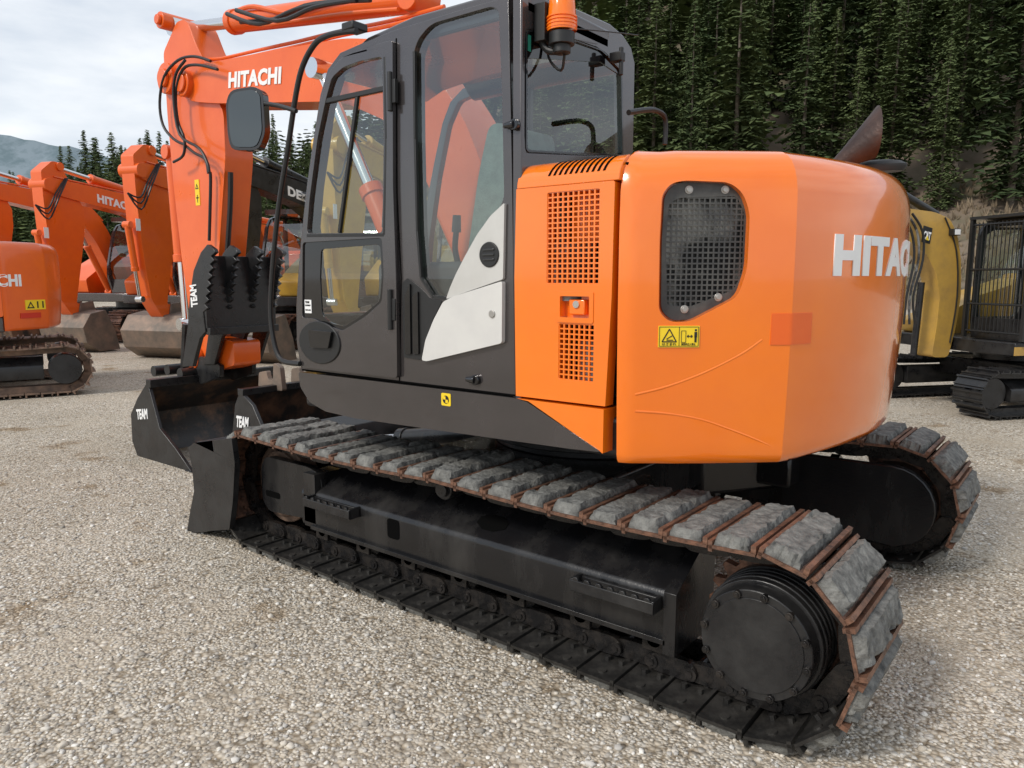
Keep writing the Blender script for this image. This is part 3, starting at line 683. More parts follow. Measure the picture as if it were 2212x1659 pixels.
seg2((.134,.018),(.134,.04),.004);seg2((.138,.018),(.138,.04),.003);seg2((.136,.036),(.136,.056),.01);seg2((.136,.059),(.136,.066),.007)
m.build('sticker_print',BLK2,st)
for i,(s_,x_) in enumerate((('はさまれ',.014),('旋回内立入禁止',.084))):
    try: textmesh(s_,lambda x,y,z:f2(x_+x,.007+y,z),.052,.009,1,.0,name='sticker_words',m=BLK2,parent=st)
    except Exception as e_: print('txt',e_)
def ridge(pts,r,name,dd=.0042):
    m=MB(); P_=[]
    for u,v in pts:
        p=onS(u,v)[0]; ins=lerp(INS,p.z)*wfac(p.x,p.y); P_.append(onS(u,v,-ins-dd)[0])
    m.tube(P_,r,n=10,sm=6); m.build(name,ORA,cwo)
ridge([(1372,852),(1440,835),(1520,805),(1600,765),(1645,734)],.006,'moulded_edge')
ridge([(1372,888),(1440,893),(1510,905),(1570,925),(1630,948),(1690,975)],.006,'moulded_edge')
# exhaust with slanted mouth
YE=-.7
b0=onY(1824,352,YE); mt_=onY(1888,286,YE)
n=24; ax=(mt_-b0).normalized(); a_=ax.orthogonal().normalized(); b_=ax.cross(a_)
rings=[]
for k,(f_,rr) in enumerate(((-.3,.055),(.25,.06))): rings.append([b0+(mt_-b0)*f_+(a_*cos(2*pi*i/n)+b_*sin(2*pi*i/n))*rr for i in range(n)])
up=V((0,0,1)); dpt=(FW*.95+RT*.1).normalized()
mouth=[]
for i in range(n):
    d_=(a_*cos(2*pi*i/n)+b_*sin(2*pi*i/n)); vz=d_.z; hd_=V((d_.x,d_.y,0)).dot(dpt)
    L_=sqrt(vz*vz+hd_*hd_) or 1
    mouth.append(mt_+up*(.135*vz/L_)+dpt*(.09*hd_/L_)+RT*.01)
rings.append(mouth)
m=MB(); m.loft(rings,cap=False); inner=[[p+(b0+(mt_-b0)*.5-p)*.08 for p in r] for r in rings]; m.loft(inner,cap=False); m.build('exhaust_pipe',EXH,ex)
q=onY(1893,352,-.8); m=MB(); m.loft([[q+V((.15*cos(2*pi*i/24)*s_,.07*sin(2*pi*i/24)*s_,z_)) for i in range(24)] for s_,z_ in((.9,-.05),(1,-.03),(1,-.015),(.8,.002),(.45,.012),(.1,.016))]); m.build('rear_camera_cover',BLK2,ex)
# ---- boom and arm
YB=-.10
bo=MB(); bo.py(rnd(BOOM,.12,5),YB-.17,YB+.17); boom=bo.build('boom',RED,ex,.012)
for xx,zz,r_ in((4.05,3.22,.11),(1.55,2.92,.09),(.5,1.32,.12)): m=MB(); m.cyl((xx,YB-.22,zz),(xx,YB+.22,zz),r_,n=24); m.cyl((xx,YB+.22,zz),(xx,YB+.24,zz),r_*.7,n=20); m.build('boom_boss',RED,boom,.006)
text_px('HITACHI',(494,191),(607,181),(495,156),YB+.172,boom,bold=.045,cs=1.05)
YA=YB
a_=MB(); a_.py(rnd(ARM,.04,3),YA-.13,YA+.13); arm=a_.build('arm',RED,ex,.012)
for u,v,r_ in((390,55,.07),(400,178,.13),(456,770,.10)):
    c=onY(u,v,YA); m=MB(); m.cyl((c.x,YA-.19,c.z),(c.x,YA+.19,c.z),r_,n=24); m.cyl((c.x,YA+.19,c.z),(c.x,YA+.22,c.z),r_*.6,n=16); m.build('arm_boss',RED,arm,.006)
m=MB(); c=onY(427,416,YA+.13); m.box(c.x-.035,c.x+.035,YA+.13,YA+.134,c.z-.11,c.z+.11); so=m.build('arm_sticker',YEL,arm)
m=MB(); m.py([(c.x-.025,c.z+.03),(c.x+.025,c.z+.03),(c.x,c.z+.075)],YA+.133,YA+.136,[[(c.x-.014,c.z+.037),(c.x+.014,c.z+.037),(c.x,c.z+.062)]]); m.box(c.x-.02,c.x+.02,YA+.133,YA+.136,c.z-.05,c.z-.04); m.box(c.x-.004,c.x+.004,YA+.133,YA+.136,c.z-.085,c.z-.02); m.build('sticker_print',BLK2,so)
hyd(ex,onY(905,-2,YB),onY(392,62,YB),.085,.72,'arm_cylinder')
for pp,yy,rr in((((515,22),(550,14),(620,28),(700,10),(760,-4)),.09,.018),(((510,40),(560,55),(640,45),(740,30),(860,20)),.14,.014)):
    m=MB(); m.tube([onY(u,v,YB+yy) for u,v in pp],rr); m.build('cylinder_pipe',RED,boom)
for y in(-.42,.22): hyd(ex,(1.0,y,1.15),(2.05,y,2.98),.07,.55,'boom_cylinder')
for dy,dv in((.06,0),(.1,10)): m=MB(); m.tube([onY(u,v+dv,YB+dy) for u,v in((440,128),(480,126),(560,108),(650,88),(740,66),(840,46),(960,14))],.014); m.build('boom_pipe',RED,boom)
HP=[[(455,132),(420,122),(385,130),(355,165),(345,220),(352,270),(375,300),(398,312)],
[(470,150),(425,140),(395,150),(380,200),(384,260),(398,300),(396,335),(375,350)],
[(400,130),(380,160),(375,210),(388,290),(430,320),(448,352),(452,372)],
[(398,312),(420,330),(444,345),(450,375)],
[(490,30),(560,52),(640,20),(720,5),(800,0)],[(510,22),(600,45),(680,15),(770,0)],[(520,48),(600,40),(660,12),(740,2)]]
for i,h in enumerate(HP): m=MB(); m.tube([onY(u,v,YB+.22+.02*(i%3)) for u,v in h],.012 if i<4 else .016); m.build('hydraulic_hose',HOSE,arm)
hyd(ex,onY(372,330,YA),onY(402,700,YA),.06,.62,'bucket_cylinder')
hyd(ex,onY(470,385,YA),onY(478,700,YA),.055,.85,'thumb_cylinder',BLK)
m=MB(); m.tube([onY(u,v,YA+.1) for u,v in((498,372),(497,450),(490,560))],.022); m.build('thumb_hose',HOSE,arm)
m=MB(); m.tube([onY(u,v,YA+.18) for u,v in((452,372),(455,390),(452,520))],.014); m.build('thumb_hose',HOSE,arm)
tp=[(398,792),(410,700),(414,640),(422,585),(438,545),(452,528),(466,538)]
teeth=[]
for k in range(8):
    t=k/7; u=466-16*t; v=545+120*t; teeth+=[(u+3,v),(u-7,v+9)]
tpoly=tp+teeth+[(448,716),(436,730),(420,792)]
Y0=.28; tpl=S(tpoly,Y0); th=MB()
for k,y in enumerate((.28,.08,-.14,-.36)):
    th.py(tpl,y-.018,y+.018)
zb=onY(440,715,Y0).z; xb=onY(448,715,Y0).x
th.box(xb-.02,xb+.02,-.37,.29,zb-.01,zb+.62); th.box(xb-.06,xb+.0,-.37,.29,zb-.03,zb+.03)
tho=th.build('thumb',BLK,ex,.004)
text_px('TEAM',(428,662),(424,614),(414,664),Y0+.019,tho,bold=.04)
m=MB()
m.py(rnd(S([(395,790),(430,770),(470,790),(470,815),(430,830),(392,815)],YA+.2),.02),YA+.14,YA+.18); m.py(rnd(S([(395,790),(430,770),(470,790),(470,815),(430,830),(392,815)],YA+.2),.02),YA-.18,YA-.14)
for u,v in((402,795),(432,792),(460,800)): c=onY(u,v,YA); m.cyl((c.x,YA-.3,c.z),(c.x,YA+.32,c.z),.05,n=18)
m.tube([onY(402,700,YA+.2),onY(398,795,YA+.2)],.035); m.tube([onY(402,700,YA-.2),onY(398,795,YA-.2)],.035)
m.build('coupler_linkage',BLK,ex,.004)
def bucket(prof,lip,y0,y1,th=.02):
    b=MB(); inner=[]
    k=len(prof)
    cx=sum(p[0] for p in prof)/k; cz=sum(p[1] for p in prof)/k
    for i,(x,z) in enumerate(prof):
        a=V(prof[max(i-1,0)]); c=V(prof[min(i+1,k-1)]); t=(c-a).normalized(); n=V((-t.y,t.x))
        if n.dot(V((cx+lip[0]-x,cz+lip[1]-z)))<0: n=-n
        inner.append((x+n.x*th,z+n.y*th))
    b.py(list(prof)+inner[::-1],y0+.01,y1-.01)
    return b
BIN=mat('bucket_black_worn',(.03,.028,.027),.34,.2,(.20,.11,.065),3.5,.46,.66,.1,40)
bp=S([(322,824),(300,860),(286,894),(289,952),(302,990),(345,1008),(420,1023)],.5)
opn=S([(382,968),(348,925)],.5)
bk=bucket(bp,(-.3,.2),-.75,.5).build('bucket',BIN,ex,.003)
for y in(.5,-.75):
    m=MB(); m.py(bp+opn,y-.015,y+.015); m.build('side_plate',BLK,bk,.004)
c=bp[0]; m=MB(); m.box(c[0]-.06,c[0]+.02,-.77,.52,c[1]-.05,c[1]+.02); m.build('rear_beam',BLK,bk,.004)
c=bp[-1]; m=MB(); m.box(c[0]-.05,c[0]+.1,-.78,.53,c[1]-.0,c[1]+.022); m.build('cutting_edge',BLK,bk,.004)
text_px('TEAM',(297,906),(320,905),(295,884),.516,bk,bold=.04)
# ================================================================ SPARE BUCKET
SY=.64; SYR=-1.0
sb=empty('excavator_bucket',(2.9,.0,0),0,'black spare digging bucket standing on the gravel between the dozer blade and the arm','bucket')
sp2=S([(492,800),(482,830),(476,900),(480,960),(500,1010),(560,1035),(640,1050)],SY); 
z_=min(p[1] for p in sp2); sp2=[(x-2.9,z-z_) for x,z in sp2]
op2=[(x-2.9,z-z_) for x,z in S([(590,985),(556,915),(520,830)],SY)]
b=bucket(sp2,(-.3,.2),SYR,SY-.1); b.build('shell',BIN,sb,.003)
for y in(SY-.1,SYR):
    m=MB(); m.py(sp2+op2,y-.015,y+.015); so=m.build('side_plate',BLK,sb,.004)
    if y>0:
        a2,b2_,c2=[V((onY(*q,SY).x-2.9,y+.017,onY(*q,SY).z-z_)) for q in((486,878),(512,882),(487,853))]
        textmesh('TEAM',lambda x,yy,z:a2+(b2_-a2)*x+(c2-a2)*yy+V((0,z*.004,0)),1,1,1,.04,parent=so)
m=MB(); c=sp2[0]; m.box(c[0]-.05,c[0]+.02,SYR-.02,SY-.08,c[1]-.03,c[1]+.02); m.build('rear_beam',BLK,sb,.004)
for y in(.25,-.05,):
    m=MB(); m.py(rnd([(c[0]-.12,c[1]-.02),(c[0]+.2,c[1]-.05),(c[0]+.18,c[1]+.1),(c[0]+.08,c[1]+.12),(c[0]+.06,c[1]+.05),(c[0]-.0,c[1]+.05),(c[0]-.02,c[1]+.19),(c[0]-.1,c[1]+.16)],.02),y-.02,y+.02); m.build('hook_ear',BUCK,sb,.004)
# ================================================================ SIMPLE EXCAVATORS
ARM_J=(onY(400,178,YA).x,onY(400,178,YA).z)
DEEP=mat('deep_red_patch',(.6,.03,.01),.4)
def machine(name,loc,fr,label,body,boomc,cabc=CHAR,sc=1.,txt='HITACHI',tx=3.35,group=None,bars=False,buckmat=BUCK,side_text=False,trk=RUST,stack=False,cat='excavator',boomrot=0,work=True,boom=True,bw=1.1,louv=True):
    f_=RT*fr[0]+FW*fr[1]; rz=atan2(f_.y,f_.x)
    r=empty(name,(loc.x,loc.y,0),rz,label,cat,group,sc)
    pth,pit=track_path(.30,.36,1.5,44,.02)
    for s in(1,-1):
        t=MB()
        for p,tt,n in pth:
            M=Matrix((tt,V((0,1,0)),n)).transposed().to_4x4(); M.translation=p+V((0,s*1.0,0))
            t.box(-pit*.47,pit*.47,-.26,.26,0,.015,M); t.box(-pit*.45,-pit*.33,-.26,.26,.012,.05,M); t.box(pit*.2,pit*.3,-.26,.26,.012,.04,M)
            t.box(-pit*.5,pit*.5,-.1,-.06,-.08,0,M); t.box(-pit*.5,pit*.5,.06,.1,-.08,0,M)
        t.build('track',trk,r)
        g=MB(); g.prism(rnd([(.8,.24),(1.18,.24),(1.18,.42),(1.0,.53),(.8,.53)],.02,2),lambda a,b,q:(-1.25+2.5*q,s*a,b)); 
        g.cyl((1.5,s*.85,.36),(1.5,s*1.12,.36),.22,n=28); g.cyl((-1.5,s*.85,.36),(-1.5,s*1.2,.36),.2,n=28); g.build('track_frame',BLK,r,.01)
    m=MB(); m.box(-.6,.6,-.85,.85,.4,.7); m.cyl((0,0,.7),(0,0,.9),.55,n=32); m.build('carbody',BLK,r,.02)
    m=MB(); m.box(-.86,1.25,-1.18,1.18,.88,1.08); m.build('deck',CHAR if body not in(CATY,CATO) else BLK,r,.02)
    me=cw_mesh().mesh('counterweight',40); me.materials.append(body); c=objm('counterweight',me,r)
    m=MB(); m.py(rnd([(-.86,1.08),(-.3,1.08),(-.3,1.9),(-.86,1.98)],.03),.2,1.2); sd_=m.build('side_door',body,r,.02)
    if louv:
        m=MB()
        for k in range(8): m.box(-.75,-.4,1.2,1.205,1.3+k*.06,1.33+k*.06)
        m.build('door_louvre',HOLE,sd_)
    if boom:
        m=MB(); m.py(rnd([(-.86,1.08),(1.1,1.08),(1.15,1.4),(.6,1.75),(.2,1.95),(-.86,1.98)],.05),-1.2,-.45); m.build('right_housing',body,r,.03)
    else:
        m=MB(); m.py(rnd([(-.86,1.08),(1.1,1.08),(1.15,1.3),(.6,1.5),(.2,1.7),(-.86,1.98)],.05),-1.2,-.55); m.build('right_housing',body,r,.03)
    m=MB(); m.box(-.86,-.3,-.45,.2,1.08,1.97); m.build('hood',body,r,.02)
    if stack:
        m=MB(); m.box(-.80,-.2,-.1,1.05,1.97,2.25); m.build('hood_cover',BLK2,r,.03)
        m=MB(); m.cyl((-.62,.85,2.1),(-.62,.85,2.45),.09,n=20); m.cyl((-.62,.85,2.45),(-.68,.85,2.66),.13,.15,n=24); m.build('exhaust_stack',BLK2,r,.01)
    if bars:
        out=[(-.38,1.09),(1.1,1.09),(1.14,1.4),(1.13,2.62),(1.05,2.76),(.6,2.80),(-.38,2.8)]
        h1=[(.36,1.4),(1.04,1.4),(1.05,1.7),(1.03,2.6),(.9,2.68),(.36,2.7)]; h2=[(-.3,1.5),(.26,1.5),(.26,2.68),(-.3,2.7)]
    else:
        out=[(-.38,1.09),(1.1,1.09),(1.22,1.45),(1.2,1.7),(1.0,2.45),(.85,2.65),(.4,2.78),(-.38,2.8)]
        h1=[(.36,1.4),(1.08,1.4),(1.13,1.7),(.92,2.5),(.72,2.62),(.36,2.68)]; h2=[(-.3,1.6),(.26,1.6),(.26,2.68),(-.3,2.7)]
    cb=MB()
    for y in(.25,1.17): cb.py(rnd(out,.05),y,y+.05,[rnd(h1,.05),rnd(h2,.05)])
    cb.box(-.38,-.33,.27,1.2,1.09,1.95); cb.box(-.38,1.0,.27,1.2,2.72,2.82); cb.box(-.38,-.33,.27,1.2,2.6,2.76); cb.box(1.05,1.12,.27,1.2,1.09,1.4)
    co=cb.build('cab',cabc,r,.012)
    pane(h1,1.195,'cab_window',co);pane(h2,1.195,'cab_window',co); pane(h1,.27,'cab_window',co,GLASSI);pane(h2,.27,'cab_window',co,GLASSI)
    m=MB(); m.add([(-.355,.3,1.95),(-.355,1.17,1.95),(-.355,1.17,2.6),(-.355,.3,2.6)],[(0,1,2,3)]); m.build('cab_window',GLASS,co)
    m=MB()
    if bars: m.add([(1.1,.3,1.4),(1.1,1.17,1.4),(1.1,.3,2.68),(1.1,1.17,2.68)],[(0,1,3,2)])
    else: m.add([(1.1,.3,1.4),(1.1,1.17,1.4),(1.18,.3,1.7),(1.18,1.17,1.7),(.97,.3,2.45),(.97,1.17,2.45),(.8,.3,2.68),(.8,1.17,2.68)],[(0,1,3,2),(2,3,5,4),(4,5,7,6)])
    m.build('windscreen',GLASS,co)
    m=MB(); m.py(rnd([(-.05,1.3),(.4,1.35),(.42,1.5),(.05,1.52),(-.05,2.2),(-.17,2.2),(-.12,1.5)],.04),.5,.95); m.build('seat',mat('blue_seat_cover',(.16,.28,.36),.8) if bars else TRIM,co,.03)
    if bars:
        m=MB()
        for k in range(14):
            y=.3+k*.066; m.cyl((1.22,y,1.2),(1.22,y,2.78),.009,n=6)
        for k in range(12):
            x=-.2+k*.125; m.cyl((x,1.25,1.15),(x,1.25,2.75),.008,n=6)
        for z in(1.2,1.6,2.1,2.75): m.cyl((1.22,.27,z),(1.22,1.26,z),.016,n=6); m.cyl((-.3,1.25,z),(1.22,1.25,z),.014,n=6)
        m.box(-.38,1.26,.22,1.27,2.83,2.87); m.box(1.19,1.25,1.22,1.27,1.1,2.83); m.box(1.19,1.25,.22,.27,1.1,2.83)
        m.build('guard_bars',BLK2,co)
    if not boom: return r
    Mb=Matrix.Translation((.5,0,1.4))@Matrix.Rotation(-boomrot,4,'Y')@Matrix.Translation((-.5,0,-1.4))
    def T(p): q=Mb@V((p[0],0,p[1])); return (q.x,q.z)
    yb=-.12
    m=MB(); m.py(rnd([T(p) for p in BOOM],.12,4),yb-.17,yb+.17); b1=m.build('boom',boomc,r,.012)
    for dy in(.1,.15): m=MB(); m.tube([(T((x,z))[0],yb+dy,T((x,z))[1]) for x,z in((1.0,2.75),(1.5,3.14),(2.0,3.25),(3.0,3.32),(3.9,3.38))],.015,n=6); m.build('boom_pipe',boomc,b1)
    if txt:
        zl=lambda x:3.04+(x-3.35)*.125
        A=T((tx,zl(tx)));B=T((tx-1,zl(tx-1))); U=T((tx,zl(tx)+.17)); a=V((A[0],yb+.173,A[1]));b_=V((B[0],yb+.173,B[1]));c_=V((U[0],yb+.173,U[1]))
        textmesh(txt,lambda x,y,z:a+(b_-a)*x+(c_-a)*y+V((0,z*.004,0)),1,1,1,.045,parent=b1,cs=1.05)
    if side_text:
        sf=lambda s0,zb,o:(lambda x,y,z:V((*surf(s0+x,o*z),zb+y)))
        textmesh('HITACHI',sf(1.03-.74,1.47,.006),.74,.16,1,.045,parent=c,cs=1.05)
        sw=curved_rect(sf(1.06,1.16,.004),.3,.13,-1,1,'warning_sticker',YEL,c); fn2=sf(1.06,1.16,.007); m=MB()
        m.prism([(.02,.02),(.13,.02),(.075,.11)],lambda a,b,t:fn2(a,b,t),[[(.045,.035),(.105,.035),(.075,.085)]])
        m.prism([(.17,.02),(.19,.02),(.19,.11),(.17,.11)],lambda a,b,t:fn2(a,b,t)); m.prism([(.25,.02),(.27,.02),(.27,.11),(.25,.11)],lambda a,b,t:fn2(a,b,t)); m.build('sticker_print',BLK2,sw)
        curved_rect(sf(.98,1.05,.002),.3,.07,-10,1,'touch_up_patch',DEEP,c)
    hyd(r,(1.05,yb+.26,1.1),(T((2.05,2.98))[0],yb+.26,T((2.05,2.98))[1]),.07,.55,'boom_cylinder',boomc)
    if work:
        top=T((4.05,3.22)); ox=top[0]-ARM_J[0]; oz=top[1]-ARM_J[1]
        ar=[(x+ox,z+oz) for x,z in ARM]
        m=MB(); m.py(rnd(ar,.04,3),yb-.13,yb+.13); m.cyl((top[0],yb-.2,top[1]),(top[0],yb+.2,top[1]),.12,n=20); m.cyl((ar[3][0]-.03,yb-.17,ar[3][1]-.08),(ar[3][0]-.03,yb+.17,ar[3][1]-.08),.08,n=16)
        a1=m.build('arm',boomc,r,.012)
        T2=T((1.5,3.25)); hyd(r,(T2[0],yb,T2[1]),(ar[3][0],yb,ar[3][1]-.08),.085,.62,'arm_cylinder',boomc)
        lo=ar[15]; hyd(r,(ar[20][0]+.12,yb,ar[20][1]),(ar[18][0]+.12,yb,ar[18][1]),.055,.6,'bucket_cylinder',boomc)
        for i in range(3): m=MB(); m.tube([(top[0]-.35,yb+.2+.03*i,top[1]+.15),(top[0]-.1,yb+.22+.03*i,top[1]-.15-.05*i),(top[0]+.1,yb+.22,top[1]-.45-.1*i),(top[0]+.3,yb+.15,top[1]-.4)],.015,n=6); m.build('hydraulic_hose',HOSE,a1)
        m=MB(); m.box(top[0]+.05,top[0]+.15,yb+.13,yb+.134,top[1]-1.0,top[1]-.8); m.build('arm_sticker',LET,a1)
        bx_,bz=lo[0],lo[1]
        H=bz+.12
        pr=[(bx_+.05,H-.02),(bx_+.42,H-.08),(bx_+.62,H*.6),(bx_+.55,H*.25),(bx_+.25,.02),(bx_-.25,.03)]
        bk=bucket(pr,(-.3,.2),yb-bw/2,yb+bw/2,.025)
        for y in(yb-bw/2,yb+bw/2): bk.py(pr+[(bx_-.15,H*.5)],y-.015,y+.015)
        for y in(yb-.16,yb+.13): bk.py([(bx_-.1,H-.03),(bx_+.3,H-.08),(bx_+.25,H+.12),(bx_-.05,H+.15)],y,y+.03)
        bk.build('bucket',buckmat,r,.006)
    return r
FD=(-.30,-.95)
machine('parked_excavator',W(-5.55,18.5),FD,'orange excavator with a rusty bucket, its upright arm nearest left of the foreground arm',RED,RED,sc=1.1,bw=1.3)
machine('parked_excavator',W(-8.1,19.7),FD,'orange excavator with a dark bucket, second upright arm from the left edge',RED,RED,sc=1.07,buckmat=BUCK,tx=2.95)
machine('parked_excavator',W(-10.2,20.7),FD,'orange excavator at the far left edge, its arm cut by the picture side',RED,RED,sc=1.1,buckmat=BIN,txt=None)
machine('parked_excavator',W(-8.6,25.5),FD,'orange excavator farthest back, showing between the arms of the row',RED,RED,sc=1.0,boomrot=-.12,txt=None)
machine('parked_excavator',W(-6.3,24.5),FD,'orange excavator second farthest back, hidden behind the foreground arm',RED,RED,sc=1.0,boomrot=-.08,txt=None)
machine('parked_excavator',W(-3.6,17.6),FD,'yellow excavator with a black boom in white lettering beside the foreground cab',CATY,BLK,sc=1.08,txt='DEERE',tx=2.52)
machine('parked_excavator',W(-1.35,16.3),FD,'yellow excavator seen through the door window of the foreground cab',CATY,CATY,sc=1.12,txt=None)
machine('parked_excavator',W(-7.95,10.3),(-.85,-.53),'orange excavator at the left edge turned side on with its track end in view',RED,RED,sc=1.0,side_text=True,txt=None,stack=True,work=False,trk=RUST2,louv=False)
fr=(-.97,-.23)
catm=machine('parked_excavator',W(6.38,9.5),fr,'yellow excavator with a barred black cab behind the foreground counterweight at right',CATO,CATO,sc=.80,txt=None,bars=True,cabc=BLK,work=False,trk=BLK,boom=False)
bpy.context.view_layer.update()
Mi=catm.matrix_world.inverted(); yb=-.05
pn=(catm.matrix_world.to_3x3()@V((0,1,0))).normalized(); pp=catm.matrix_world@V((0,yb+.16,0))
def LC(pts,off=0):
    return [((Mi@onP(u,v,pp+pn*off,pn)).x,(Mi@onP(u,v,pp+pn*off,pn)).z) for u,v in pts]
bq=LC([(1800,425),(1900,430),(1960,450),(2020,458),(2052,472),(2068,505),(2076,560),(2076,640),(2064,710),(2048,772),(2012,772),(2024,700),(2030,640),(2022,590),(2002,550),(1972,524),(1900,505),(1800,490)])
m=MB(); m.py(rnd(bq,.08,5),yb-.16,yb+.16); cbm=m.build('boom',CATO,catm,.01)
qa=LC([(1990,522),(2008,527),(1995,487),(2014,493)]); 
m=MB(); m.py([qa[0],qa[1],qa[3],qa[2]],yb+.16,yb+.166); lg=m.build('logo_patch',BLK2,cbm)
A_,B_,C_=LC([(1993,516),(2008,520),(1996,498)]); a=V((A_[0],yb+.167,A_[1]));b_=V((B_[0],yb+.167,B_[1]));c_=V((C_[0],yb+.167,C_[1]))
textmesh('CAT',lambda x,y,z:a+(b_-a)*x+(c_-a)*y+V((0,z*.004,0)),1,1,1,.04,parent=cbm)
t3=LC([(1998,518),(2005,520),(2002,509)]); m=MB(); m.py(t3,yb+.172,yb+.176); m.build('logo_triangle',YEL,cbm)
L_=LC([(2056,502)])[0]; m=MB(); m.box(L_[0]-.06,L_[0]+.06,yb+.16,yb+.27,L_[1]-.05,L_[1]+.05); wl=m.build('work_lamp',BLK2,cbm,.01); m=MB(); m.box(L_[0]-.048,L_[0]+.048,yb+.271,yb+.276,L_[1]-.038,L_[1]+.038); m.build('lamp_glass',LET,wl)
h_=LC([(1930,395),(2040,462)]); m=MB(); m.cyl((h_[0][0],yb,h_[0][1]),(h_[1][0],yb,h_[1][1]),.06,n=14); m.build('arm_cylinder',BLK,catm)
for off_ in(0,12,24):
    h_=LC([(1940+off_,462),(1962+off_,500),(1968+off_*.8,560),(1952+off_*.6,640),(1946+off_,700)]); m=MB(); m.tube([(x,yb+.22,z) for x,z in h_],.018,n=6); m.build('hydraulic_hose',ENG if off_==12 else HOSE,catm)
h_=LC([(1990,770),(2008,610)]); m=MB(); m.cyl((h_[0][0],yb-.0,h_[0][1]),(h_[1][0],yb-.0,h_[1][1]),.05,n=14); m.build('boom_cylinder',BLK,catm)
h_=LC([(2040,470),(2064,540),(2066,640),(2050,740)]); m=MB(); m.tube([(x,yb+.175,z) for x,z in h_],.012,n=6); m.build('boom_pipe',BLK2,cbm)
m=MB(); m.box(-.86,1.27,1.181,1.19,.90,1.02); m.build('deck_stripe',CATO,catm)
# ================================================================ GROUND
def ground_mat():
    m=bpy.data.materials.new('gravel_ground'); m.use_nodes=True; nt=m.node_tree; N=nt.nodes; L=nt.links; b=N['Principled BSDF']; b.inputs['Roughness'].default_value=.9; b.inputs['Specular IOR Level'].default_value=.25
    tc=N.new('ShaderNodeTexCoord')
    def vor(s,feat='F1'):
        v=N.new('ShaderNodeTexVoronoi'); v.inputs['Scale'].default_value=s; v.feature=feat; L.new(tc.outputs['Object'],v.inputs['Vector']); return v
    def noi(s,d=3):
        n=N.new('ShaderNodeTexNoise'); n.inputs['Scale'].default_value=s; n.inputs['Detail'].default_value=d; L.new(tc.outputs['Object'],n.inputs['Vector']); return n
    def ramp(inp,els):
        r=N.new('ShaderNodeValToRGB'); e=r.color_ramp.elements
        while len(e)<len(els): e.new(.5)
        for k,(p,c) in enumerate(els): e[k].position=p; e[k].color=(*c,1)
        L.new(inp,r.inputs['Fac']); return r
    def mix(f,a,bb,mode='MIX'):
        x=N.new('ShaderNodeMix'); x.data_type='RGBA'; x.blend_type=mode
        if isinstance(f,float): x.inputs[0].default_value=f
        else: L.new(f,x.inputs[0])
        for s,i in((a,6),(bb,7)):
            if isinstance(s,tuple): x.inputs[i].default_value=(*s,1)
            else: L.new(s,x.inputs[i])
        return x.outputs[2]
    st=[(0,(.29,.265,.23)),(.25,(.55,.485,.395)),(.5,(.68,.63,.545)),(.75,(.45,.43,.395)),(1,(.84,.80,.73))]
    v1=vor(76);v2=vor(42)
    sx=N.new('ShaderNodeSeparateColor'); L.new(v1.outputs['Color'],sx.inputs[0]); sy=N.new('ShaderNodeSeparateColor'); L.new(v2.outputs['Color'],sy.inputs[0])
    c1=ramp(sx.outputs[0],st); c2=ramp(sy.outputs[0],st)
    g1=ramp(v1.outputs['Distance'],[(0,(1,1,1)),(.45,(.95,.94,.93)),(.75,(.48,.43,.37))]); g2=ramp(v2.outputs['Distance'],[(0,(1,1,1)),(.45,(.95,.94,.93)),(.75,(.48,.43,.37))])
    s1=mix(1.,c1.outputs[0],g1.outputs[0],'MULTIPLY'); s2=mix(1.,c2.outputs[0],g2.outputs[0],'MULTIPLY')
    mk=ramp(noi(9,3).outputs['Fac'],[(.50,(0,0,0)),(.58,(1,1,1))])
    stone=mix(mk.outputs[0],s1,s2)
    dirt=ramp(noi(120,3).outputs['Fac'],[(.3,(.37,.315,.25)),(.7,(.58,.515,.42))])
    dm=ramp(noi(1.3,5).outputs['Fac'],[(.48,(0,0,0)),(.68,(.6,.6,.6))])
    col=mix(dm.outputs[0],stone,dirt.outputs[0])
    lg=ramp(noi(.45,4).outputs['Fac'],[(.32,(.86,.83,.78)),(.6,(1.06,1.04,1.01))])
    col=mix(1.,col,lg.outputs[0],'MULTIPLY')
    pt=ramp(noi(1.9,6).outputs['Fac'],[(.60,(1,1,1)),(.69,(.66,.575,.475))])
    col=mix(1.,col,pt.outputs[0],'MULTIPLY')
    L.new(col,b.inputs['Base Color'])
    inv=N.new('ShaderNodeMath'); inv.operation='MULTIPLY'; inv.inputs[1].default_value=-1; L.new(v1.outputs['Distance'],inv.inputs[0])
    inv2=N.new('ShaderNodeMath'); inv2.operation='MULTIPLY'; inv2.inputs[1].default_value=-1.6; L.new(v2.outputs['Distance'],inv2.inputs[0])
    hm=N.new('ShaderNodeMix'); L.new(mk.outputs[0],hm.inputs[0]); L.new(inv.outputs[0],hm.inputs[2]); L.new(inv2.outputs[0],hm.inputs[3])
    bp=N.new('ShaderNodeBump'); bp.inputs['Strength'].default_value=.85; bp.inputs['Distance'].default_value=.010; L.new(hm.outputs[0],bp.inputs['Height']); L.new(bp.outputs[0],b.inputs['Normal'])
    return m
GR=ground_mat()
m=MB(); m.add([(-500,-500,0),(500,-500,0),(500,500,0),(-500,500,0)],[(0,1,2,3)]); struct(m.build('ground',GR))
def ico(sub):
    bm=bmesh.new(); bmesh.ops.create_icosphere(bm,subdivisions=sub,radius=1); vs=[v.co.copy() for v in bm.verts]; fs=[tuple(v.index for v in f.verts) for f in bm.faces]; bm.free(); return vs,fs
IV,IF=ico(2)
forms=[]
for k in range(10):
    s=(R.uniform(.8,1.3),R.uniform(.7,1.1),R.uniform(.45,.75)); forms.append([V((v.x*s[0],v.y*s[1],v.z*s[2]))*(1+.45*noise.noise(v*1.6+V((k*5,0,0)))) for v in IV])
vs=[];fs=[]
